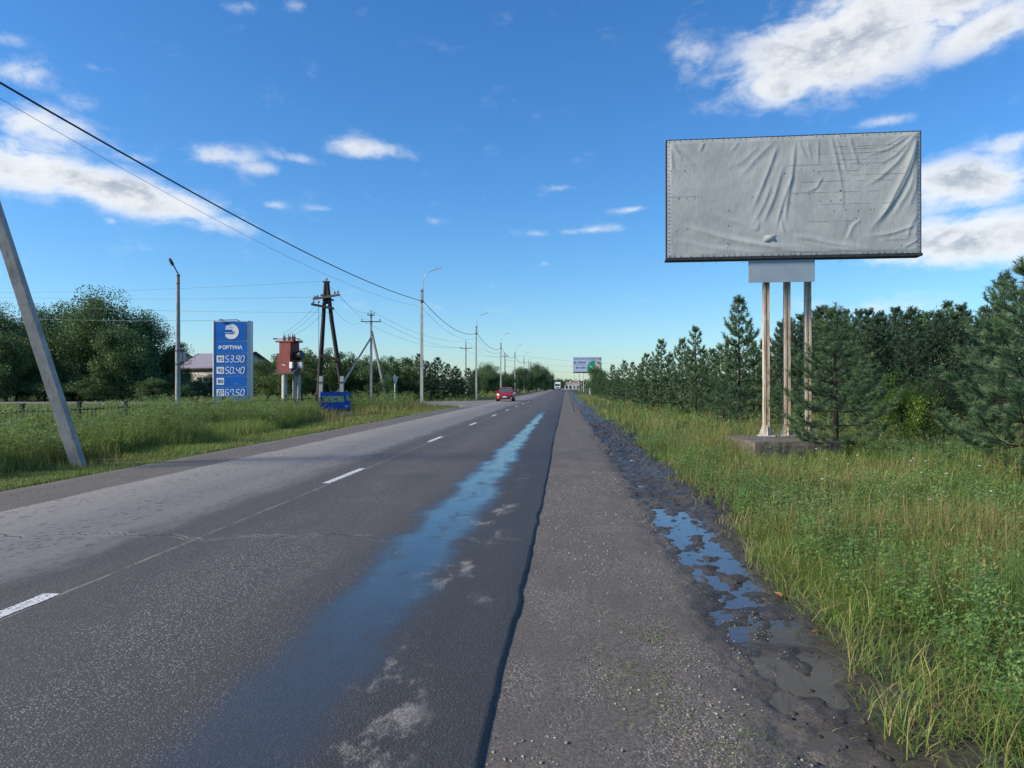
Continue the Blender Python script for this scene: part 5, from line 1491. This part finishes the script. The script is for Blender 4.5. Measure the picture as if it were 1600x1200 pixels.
# ------------------------------------------------------------------ blue banner
bd = 46.0
b0, b1 = at(500.5, 45.5), at(547, 47.2)
vx = b1 - b0; bl = vx.length
bn = thing('banner', 'blue banner with yellow lettering standing in the weeds before the timber pole', 'banner', (b0.x, b0.y, 0), math.atan2(vx.y, vx.x))
zb0, zb1 = hz(640, bd), hz(612.5, bd)
mb = MB(); mb.box((bl / 2, 0, (zb0 + zb1) / 2), (bl, .04, zb1 - zb0)); sh = mb.build('sheet', M['banner_blue'], bn)
for x_ in (.06, bl - .06, bl * .5):
    mb = MB(); mb.box((x_, .06, zb1 / 2), (.06, .06, zb1 + .1)); mb.build('stake', M['dark_steel'], bn)
lettering('ДИАГНОСТИКА', .50, M['banner_yellow'], sh, (bl * .41, -.028, (zb0 + zb1) / 2 + .06), .022, bl * .75)
mb = MB(); ang = [(.0, .26), (.10, .20), (.14, .05), (.24, -.02), (.22, -.16), (.05, -.20), (-.08, -.12), (-.05, .08)]
mb.poly([(bl * .885 + a, (zb0 + zb1) / 2 + .16 + b) for a, b in ang], .008, M=Matrix.Translation((0, -.026, 0))); mb.build('emblem', M['banner_green'], sh)
MB().box((bl * .87, -.026, zb0 + .22), (.30, .008, .05)).build('small_print', M['sign_white'], sh); MB().box((bl * .87, -.026, zb0 + .14), (.24, .008, .04)).build('small_print', M['sign_white'], sh)

# give-way sign seen from behind at the side road
sgp = at(617, 57)
sg = thing('road_sign', 'small triangular road sign seen from behind at the side road mouth', 'road sign', (sgp.x, sgp.y, -.05), R(72))
mb = MB(); mb.tube([(0, 0, -.2), (0, 0, 2.5)], .035, 8); mb.build('post', M['sign_white'], sg)
mb = MB(); mb.poly([(-.45, hz(587, 57)), (.45, hz(587, 57)), (0, hz(587, 57) - .78)], .02, M=Matrix.Translation((0, -.05, 0))); mb.build('plate', M['galv'], sg)

# ------------------------------------------------------------------ house behind the price sign
HD = 92.0
hp_ = at(354, HD)
ho = thing('house', 'low white house with grey metal roof behind the price sign', 'house', (hp_.x, hp_.y, -.05), R(-24))
k_ = HD / FPX
ez, rz_ = hz(573, HD), hz(551, HD)
hl, hwid = 9.6, 7.0
M['white_wall'] = simple('whitewashed_wall', (0.62, 0.62, 0.60), .85, 0, .12, 1.5)
def roofmat():
    m, g = newmat('grey_lilac_metal_roof')
    o = g.obj(); x, y, z = g.sep(o)
    rib = g.mr(g.m('ABSOLUTE', g.m('SUBTRACT', g.m('FRACT', g.m('MULTIPLY', x, 1.6)), .5)), .06, .0)
    c = g.mix(g.noise(o, 1.2, 4.0), (0.24, 0.22, 0.25), (0.34, 0.32, 0.35))
    g.out(g.bsdf(c, .5, .2, g.bump(rib, .8, .05)))
    return m
M['roof'] = roofmat()
M['fascia'] = simple('dark_fascia', (0.035, 0.03, 0.03), .7)
mb = MB(); mb.box((0, 0, ez / 2), (hl, hwid, ez)); mb.build('wall', M['white_wall'], ho)
mb = MB()
for sx in (-1, 1):
    mb.add([(sx * hl / 2, -hwid / 2, ez + .002), (sx * hl / 2, hwid / 2, ez + .002), (sx * hl / 2, 0, rz_)], [(0, 1, 2)])
mb.build('gable', M['white_wall'], ho)
ov = .45
rf = None
for sy in (-1, 1):
    mb = MB(); y1 = sy * (hwid / 2 + ov); ze = ez - ov * (rz_ - ez) / (hwid / 2)
    mb.add([(-hl / 2 - ov, y1, ze), (hl / 2 + ov, y1, ze), (hl / 2 + ov, 0, rz_ + .03), (-hl / 2 - ov, 0, rz_ + .03), (-hl / 2 - ov, y1, ze - .08), (hl / 2 + ov, y1, ze - .08), (hl / 2 + ov, 0, rz_ - .05), (-hl / 2 - ov, 0, rz_ - .05)],
           [(0, 1, 2, 3), (7, 6, 5, 4), (0, 4, 5, 1), (1, 5, 6, 2), (2, 6, 7, 3), (3, 7, 4, 0)])
    rf = mb.build('roof_slope', M['roof'], ho)
    for sx in (-1, 1):
        MB().beam((sx * (hl / 2 + ov + .03), y1, ze - .06), (sx * (hl / 2 + ov + .03), 0, rz_ - .03), .05, .24).build('barge_board', M['fascia'], rf)
    MB().beam((-hl / 2 - ov, y1, ze - .06), (hl / 2 + ov, y1, ze - .06), .05, .16).build('eaves_board', M['fascia'], rf)
MB().tube([(-1.0, .6, rz_ - .4), (-1.0, .6, rz_ + 1.6)], .09, 8).build('flue', M['galv'], ho)
for x_ in (-3, -.6, 1.8):
    w = MB().box((x_, -hwid / 2 - .02, ez * .55), (1.1, .06, 1.2)).build('window', M['sign_white'], ho)
    MB().box((x_, -hwid / 2 - .055, ez * .55), (.9, .02, 1.0)).build('pane', M['black'], w)
for y_ in (-1.4, 1.2):
    w = MB().box((hl / 2 + .02, y_, ez * .6), (.06, 1.0, 1.2)).build('window', M['sign_white'], ho)
    MB().box((hl / 2 + .055, y_, ez * .6), (.02, .8, 1.0)).build('pane', M['black'], w)
h2 = at(272, 96)
hb = thing('shed', 'small gabled outbuilding between the dark trees and the slim lamp post', 'shed', (h2.x, h2.y, -.05), R(-50))
e2z, r2z = hz(562, 96), hz(546, 96)
mb = MB(); mb.box((0, 0, e2z / 2), (4, 5, e2z)); mb.build('wall', M['white_wall'], hb)
mb = MB()
for sx in (-1, 1): mb.add([(sx * 2, -2.5, e2z), (sx * 2, 2.5, e2z), (sx * 2, 0, r2z)], [(0, 1, 2)])
mb.build('gable', M['white_wall'], hb)
for sy in (-1, 1): MB().beam((0, sy * 2.9, e2z - .2), (0, 0, r2z + .05), 4.8, .10, up=(0, 0, 1)).build('roof_slope', M['roof'], hb)

# ------------------------------------------------------------------ red car
def carpaint():
    m, g = newmat('red_car_paint')
    g.out(g.bsdf((0.36, 0.008, 0.016), .35, .1, None, .4, **{'Coat Weight': .4, 'Coat Roughness': .06}))
    return m
M['car'] = carpaint()
M['glass'] = simple('car_glass', (0.025, 0.03, 0.035), .06, 0, 0, spec=.8)
M['chrome'] = simple('chrome_trim', (.75, .76, .78), .15, 1.0)
M['headlight'] = simple('headlight_lens', (.72, .74, .76), .12)
M['tyre'] = simple('tyre_rubber', (.012, .012, .012), .8)
cp = at(788.5, 73.5)
car = thing('car', 'red sedan driving towards the camera on the left lane', 'car', (cp.x, cp.y, 0.005), R(1.5))
# stations along +y (the car faces -y): y, half width low, half width waist, z low, z waist, z top
ST = [(0.0, .60, .64, .34, .50, .60), (.07, .76, .78, .24, .52, .69), (.30, .85, .87, .20, .56, .77), (.75, .88, .90, .19, .60, .86), (1.25, .885, .905, .19, .62, .945), (1.9, .89, .91, .19, .63, .96), (2.8, .89, .91, .19, .64, .98), (3.5, .885, .905, .20, .66, 1.0), (4.1, .86, .88, .24, .68, 1.03), (4.38, .78, .80, .32, .70, 1.0), (4.46, .66, .70, .42, .68, .92)]
vs = []
for (y_, wl_, ww, zl, zw, zt) in ST:
    half = [(wl_ * .90, zl), (wl_, zl + .08), (ww, zw), (ww * .97, zw + (zt - zw) * .62), (ww * .88, zt - .012), (ww * .5, zt + .012)]
    ring = [(x_, z_) for x_, z_ in half] + [(-x_, z_) for x_, z_ in reversed(half)]
    vs += [(x_, y_, z_) for x_, z_ in ring]
n = 12
fs = [(i * n + k, i * n + (k + 1) % n, (i + 1) * n + (k + 1) % n, (i + 1) * n + k) for i in range(len(ST) - 1) for k in range(n)]
fs += [tuple(range(n)), tuple((len(ST) - 1) * n + k for k in range(n))]
mb = MB(); mb.add(vs, fs, True); body = mb.build('body', M['car'], car)
# cabin: glass with red roof and pillars
gl = [(-.80, 1.22, .95), (.80, 1.22, .95), (.80, 4.0, 1.0), (-.80, 4.0, 1.0), (-.57, 2.02, 1.42), (.57, 2.02, 1.42), (.56, 3.15, 1.43), (-.56, 3.15, 1.43)]
for nm, f in (('windscreen', (0, 1, 5, 4)), ('side_window', (1, 2, 6, 5)), ('rear_window', (2, 3, 7, 6)), ('side_window', (3, 0, 4, 7))):
    MB().add([gl[i] for i in f], [(0, 1, 2, 3)]).build(nm, M['glass'], car)
mb = MB()
rp = [(-.58, 1.98, 1.415), (0, 1.94, 1.44), (.58, 1.98, 1.415), (.585, 2.6, 1.445), (.57, 3.2, 1.425), (0, 3.24, 1.455), (-.57, 3.2, 1.425), (-.585, 2.6, 1.445), (0, 2.6, 1.475)]
mb.add(rp, [(0, 1, 8, 7), (1, 2, 3, 8), (8, 3, 4, 5), (7, 8, 5, 6)], True); mb.build('roof', M['car'], car)
for sx in (-1, 1):
    for a, b in (((.81, 1.20, .945), (.585, 2.02, 1.42)), ((.57, 3.15, 1.43), (.80, 4.02, .99)), ((.80, 2.6, .97), (.59, 2.6, 1.43))):
        MB().beam((sx * a[0], a[1], a[2]), (sx * b[0], b[1], b[2]), .06, .06).build('pillar', M['car'] if b[1] != 2.6 else M['black'], car)
    mb = MB(); mb.tube([(sx * .84, 1.52, 1.0), (sx * .93, 1.50, 1.02)], .03, 6); mb.box((sx * 1.0, 1.50, 1.04), (.20, .12, .15)); mb.build('mirror', M['car'] if sx < 0 else M['black'], car)
    # headlights
    MB().add([(sx * .50, .018, .63), (sx * .80, .20, .66), (sx * .85, .42, .76), (sx * .78, .22, .745), (sx * .52, .04, .69)], [(0, 1, 2, 3, 4)]).build('headlight', M['headlight'], car)
    MB().box((sx * .66, .03, .36), (.14, .06, .07)).build('fog_lamp', M['headlight'], car)
    MB().add([(sx * .70, 4.44, .72), (sx * .84, 4.3, .74), (sx * .84, 4.3, .92), (sx * .68, 4.45, .90)], [(0, 1, 2, 3)]).build('tail_light', M['red_metal'], car)
    for y_ in (.86, 3.56):
        T_ = Matrix.Translation((sx * .80, y_, .32)) @ Matrix.Rotation(PI / 2, 4, 'Y')
        mb = MB(); mb.tube([(0, 0, -.12), (0, 0, -.10), (0, 0, .10), (0, 0, .12)], [.28, .32, .32, .28], 20, M=T_); w = mb.build('wheel', M['tyre'], car)
        mb = MB(); mb.tube([(0, 0, sx * .118), (0, 0, sx * .128)], [.21, .19], 14, M=T_); mb.build('rim', M['chrome'], w)
        mb = MB(); mb.tube([(0, 0, -.10), (0, 0, .108)], .375, 20, M=Matrix.Translation((sx * .80, y_, .36)) @ Matrix.Rotation(PI / 2, 4, 'Y')); mb.build('wheel_arch', M['black'], car)
MB().add([(-.40, -.008, .60), (.40, -.008, .60), (.30, -.012, .36), (-.30, -.012, .36)], [(0, 1, 2, 3)]).build('grille', M['black'], car)
mb = MB(); mb.tube([(-.46, -.0, .61), (-.31, -.02, .355), (.31, -.02, .355), (.46, -.0, .61)], .018, 6); mb.build('grille_trim', M['chrome'], car)
MB().box((0, -.035, .475), (.40, .02, .13)).build('number_plate', M['sign_white'], car)
MB().box((0, .02, .285), (1.0, .05, .09)).build('lower_intake', M['black'], car)

# ------------------------------------------------------------------ far things along the road
# white lorry
lp_ = at(871, 300)
lo = thing('lorry', 'far white lorry coming along the road', 'lorry', (lp_.x, lp_.y, 0), 0)
MB().box((0, 0, 1.75), (2.35, 2.0, 2.1)).build('cab', M['sign_white'], lo)
MB().box((0, 4.4, 2.15), (2.5, 6.2, 2.5)).build('cargo_box', M['sign_white'], lo)
MB().add([(-1.0, -1.02, 1.75), (1.0, -1.02, 1.75), (.95, -1.01, 2.6), (-.95, -1.01, 2.6)], [(0, 1, 2, 3)]).build('windscreen', M['glass'], lo)
MB().box((0, -1.03, 1.05), (1.5, .06, .45)).build('grille', M['black'], lo)
MB().box((0, -1.0, .65), (2.3, .2, .3)).build('bumper', M['grey_box'], lo)
for sx in (-1, 1):
    MB().box((sx * .9, -1.04, .95), (.3, .06, .2)).build('headlight', M['headlight'], lo)
    for y_ in (0, 5.8):
        MB().tube([(sx * 1.15, y_, .48), (sx * .8, y_, .48)], .48, 14).build('wheel', M['tyre'], lo)

# far advertising billboard
fd = 148.0
f0, f1 = at(895.5, fd), at(940, fd - .6)
vx = f1 - f0; fl_ = vx.length
ab = thing('advertising_billboard', 'far white and green advertising billboard on a post beside the road', 'billboard', (f0.x, f0.y, 0), math.atan2(vx.y, vx.x))
za, zb_ = hz(581, fd), hz(558, fd)
M['ad_blue'] = simple('pale_blue_print', (.42, .50, .66), .6, 0, .05, .5)
M['ad_text'] = simple('dark_blue_print', (.07, .13, .30), .6)
M['ad_green'] = simple('green_print', (.0, .30, .16), .6)
M['ad_pink'] = simple('pink_print', (.62, .42, .42), .6)
M['ad_red'] = simple('red_print', (.50, .06, .07), .6)
mb = MB(); mb.box((fl_ / 2, 0, (za + zb_) / 2), (fl_, .20, zb_ - za)); face = mb.build('face', M['ad_blue'], ab)
MB().box((fl_ / 2, .05, za - .14), (fl_ * .98, .4, .26)).build('bottom_beam', M['dark_steel'], ab)
MB().tube([(fl_ * .60, .2, -.3), (fl_ * .60, .2, za)], .16, 10).build('post', M['concrete_pale'], ab)
pf = Matrix.Translation((0, -.106, 0))
mb = MB(); mb.poly([(fl_ * a, za + (zb_ - za) * b) for a, b in ((.49, .0), (.50, .35), (.56, .62), (.68, .76), (.82, .76), (.99, .60), (.995, .0))], .01, M=pf); mb.build('print_shape', M['ad_green'], face)
mb = MB(); mb.poly([(fl_ * a, za + (zb_ - za) * b) for a, b in ((.76, .12), (.79, .40), (.77, .62), (.80, .78), (.85, .74), (.85, .55), (.95, .48), (.96, .12))], .01, M=Matrix.Translation((0, -.118, 0))); mb.build('print_shape', M['ad_pink'], face)
mb = MB(); mb.box((fl_ * .83, -.130, za + (zb_ - za) * .12), (fl_ * .22, .01, .22)); mb.build('print_shape', M['ad_red'], face)
mb = MB(); mb.poly([(fl_ * a, za + (zb_ - za) * b) for a, b in ((.90, .86), (.97, .98), (.97, .74))], .01, M=pf); mb.build('print_shape', M['ad_red'], face)
mb = MB(); mb.poly([(fl_ * a, za + (zb_ - za) * b) for a, b in ((.57, .42), (.60, .42), (.74, .14), (.70, .14))], .01, M=Matrix.Translation((0, -.130, 0))); mb.build('print_shape', M['sign_white'], face)
mb = MB(); rr = random.Random(4)
def words(x0, x1, zc, h):
    x_ = x0
    while x_ < x1:
        w = rr.uniform(.10, .16)
        mb.box((x_ + w / 2, -.106, zc), (w, .01, h * rr.uniform(.8, 1))); x_ += w + (.05 if rr.random() < .8 else .16)
words(fl_ * .03, fl_ * .88, za + (zb_ - za) * .87, .20)
words(fl_ * .03, fl_ * .11, za + (zb_ - za) * .62, .42); words(fl_ * .17, fl_ * .44, za + (zb_ - za) * .63, .34)
words(fl_ * .10, fl_ * .25, za + (zb_ - za) * .27, .36); words(fl_ * .29, fl_ * .43, za + (zb_ - za) * .27, .36)
mb.box((fl_ * .24, -.106, za + (zb_ - za) * .47), (fl_ * .44, .01, .05)); tag(mb.build('lettering', M['ad_text'], face), kind='stuff')

# far pink and white building, canopy and posts
bp_ = at(891, 380)
fbq = thing('far_building', 'far low pink and white building at the end of the road', 'building', (bp_.x, bp_.y, 0), 0)
M['pink_wall'] = simple('pink_render', (.52, .34, .30), .8, 0, .1, .5)
MB().box((0, 3, 1.9), (9.5, 6, 3.8)).build('wall', M['white_wall'], fbq)
MB().box((0, -.06, 3.2), (9.6, .12, .9)).build('fascia', M['pink_wall'], fbq)
for k in range(5):
    MB().box((-3.9 + k * 1.95, -.04, 1.2), (1.0, .10, 1.7)).build('window', M['black'], fbq)
for k in range(3):
    MB().box((-3 + k * 3, -.1, 4.2), (.9, .2, 1.0)).build('roof_panel', M['pink_wall'] if k != 1 else M['white_wall'], fbq)
cpp = at(902, 330)
cn = thing('far_canopy', 'far pale open shelter right of the pink building', 'shelter', (cpp.x, cpp.y, 0), 0)
MB().box((0, 0, 2.6), (4.2, 2.4, .25)).build('roof', M['grey_box'], cn)
for x_ in (-1.9, 0, 1.9):
    MB().box((x_, -1.0, 1.25), (.18, .18, 2.5)).build('post', M['concrete_pale'], cn)
for k, (px, d, top) in enumerate(((897, 300, 575), (905, 260, 572), (912, 215, 577))):
    p = at(px, d)
    o = MB().tube([(0, 0, -.2), (0, 0, hz(top, d)), (-.5, 0, hz(top, d) + .7), (-1.3, 0, hz(top, d) + 1.0)], [.13, .10, .06, .05], 7).build('far_lamp_post', M['concrete_pale'])
    o.location = (p.x, p.y, 0)
    tag(o, ('pale thin lamp post nearest the far pink building', 'pale thin lamp post right of the far shelter', 'pale thin lamp post just left of the far billboard post')[k], 'lamp post', 'far lamp posts right of the road')
# roadside boards far on the left
for k, (px, d, z0_, w, col, lab) in enumerate(((846, 262, 600, 1.6, 'sign_white', 'far white and teal board among the left lamp posts'), (833, 245, 601, .9, 'sign_white', 'far small white triangular sign left of the teal board'))):
    p = at(px, d)
    t = thing('roadside_board', lab, 'sign', (p.x, p.y, 0), 0)
    MB().tube([(0, .1, -.2), (0, .1, hz(z0_, d))], .06, 6).build('post', M['galv'], t)
    if k == 0:
        MB().box((0, 0, hz(598, d)), (2.2, .1, 1.1)).build('board', M['sign_white'], t)
        MB().poly([(-.2, hz(602, d) - .4), (.9, hz(602, d) - 1.0), (.9, hz(602, d) - .1), (.2, hz(602, d) + .3)], .08).build('arrow_panel', simple('teal_print', (.10, .42, .45), .6), t)
    else:
        MB().poly([(-.55, hz(599, d)), (.55, hz(599, d)), (0, hz(599, d) - 1.0)], .05).build('plate', M['sign_white'], t)

# ------------------------------------------------------------------ fallen leaves beside the puddle
M['brown_leaf'] = simple('brown_leaf', (0.36, 0.16, 0.06), .7, 0, .3, 30)
for k, (x_, y_, a_, lab) in enumerate(((1.62, 5.6, .4, 'brown fallen leaf on the mud beside the puddle, farther of two'), (1.63, 4.75, 2.0, 'brown fallen leaf on the mud beside the puddle, nearer of two'))):
    mb = MB(); rows_ = 5
    vs = []
    for j in range(rows_ + 1):
        t_ = j / rows_; w_ = .028 * math.sin(PI * min(.97, t_ + .03)) ** .8
        for i_ in (-1, 0, 1):
            vs.append((i_ * w_, t_ * .085 - .04, .012 + .014 * abs(i_) + .012 * math.sin(t_ * 3)))
    mb.add(vs, [(j * 3 + i_, j * 3 + i_ + 1, j * 3 + i_ + 4, j * 3 + i_ + 3) for j in range(rows_) for i_ in range(2)], True)
    o = mb.build('fallen_leaf', M['brown_leaf'], fix=False)
    o.location = (x_, y_, float(mud_h(np.array(x_), np.array(y_))) + .006); o.rotation_euler = (.15, .1, a_)
    tag(o, lab, 'leaf', 'fallen leaves by the puddle')
for me_ in [m_ for m_ in bpy.data.meshes if m_.users == 0]:
    bpy.data.meshes.remove(me_)
print('POLYS', sum(len(m_.polygons) for m_ in bpy.data.meshes))
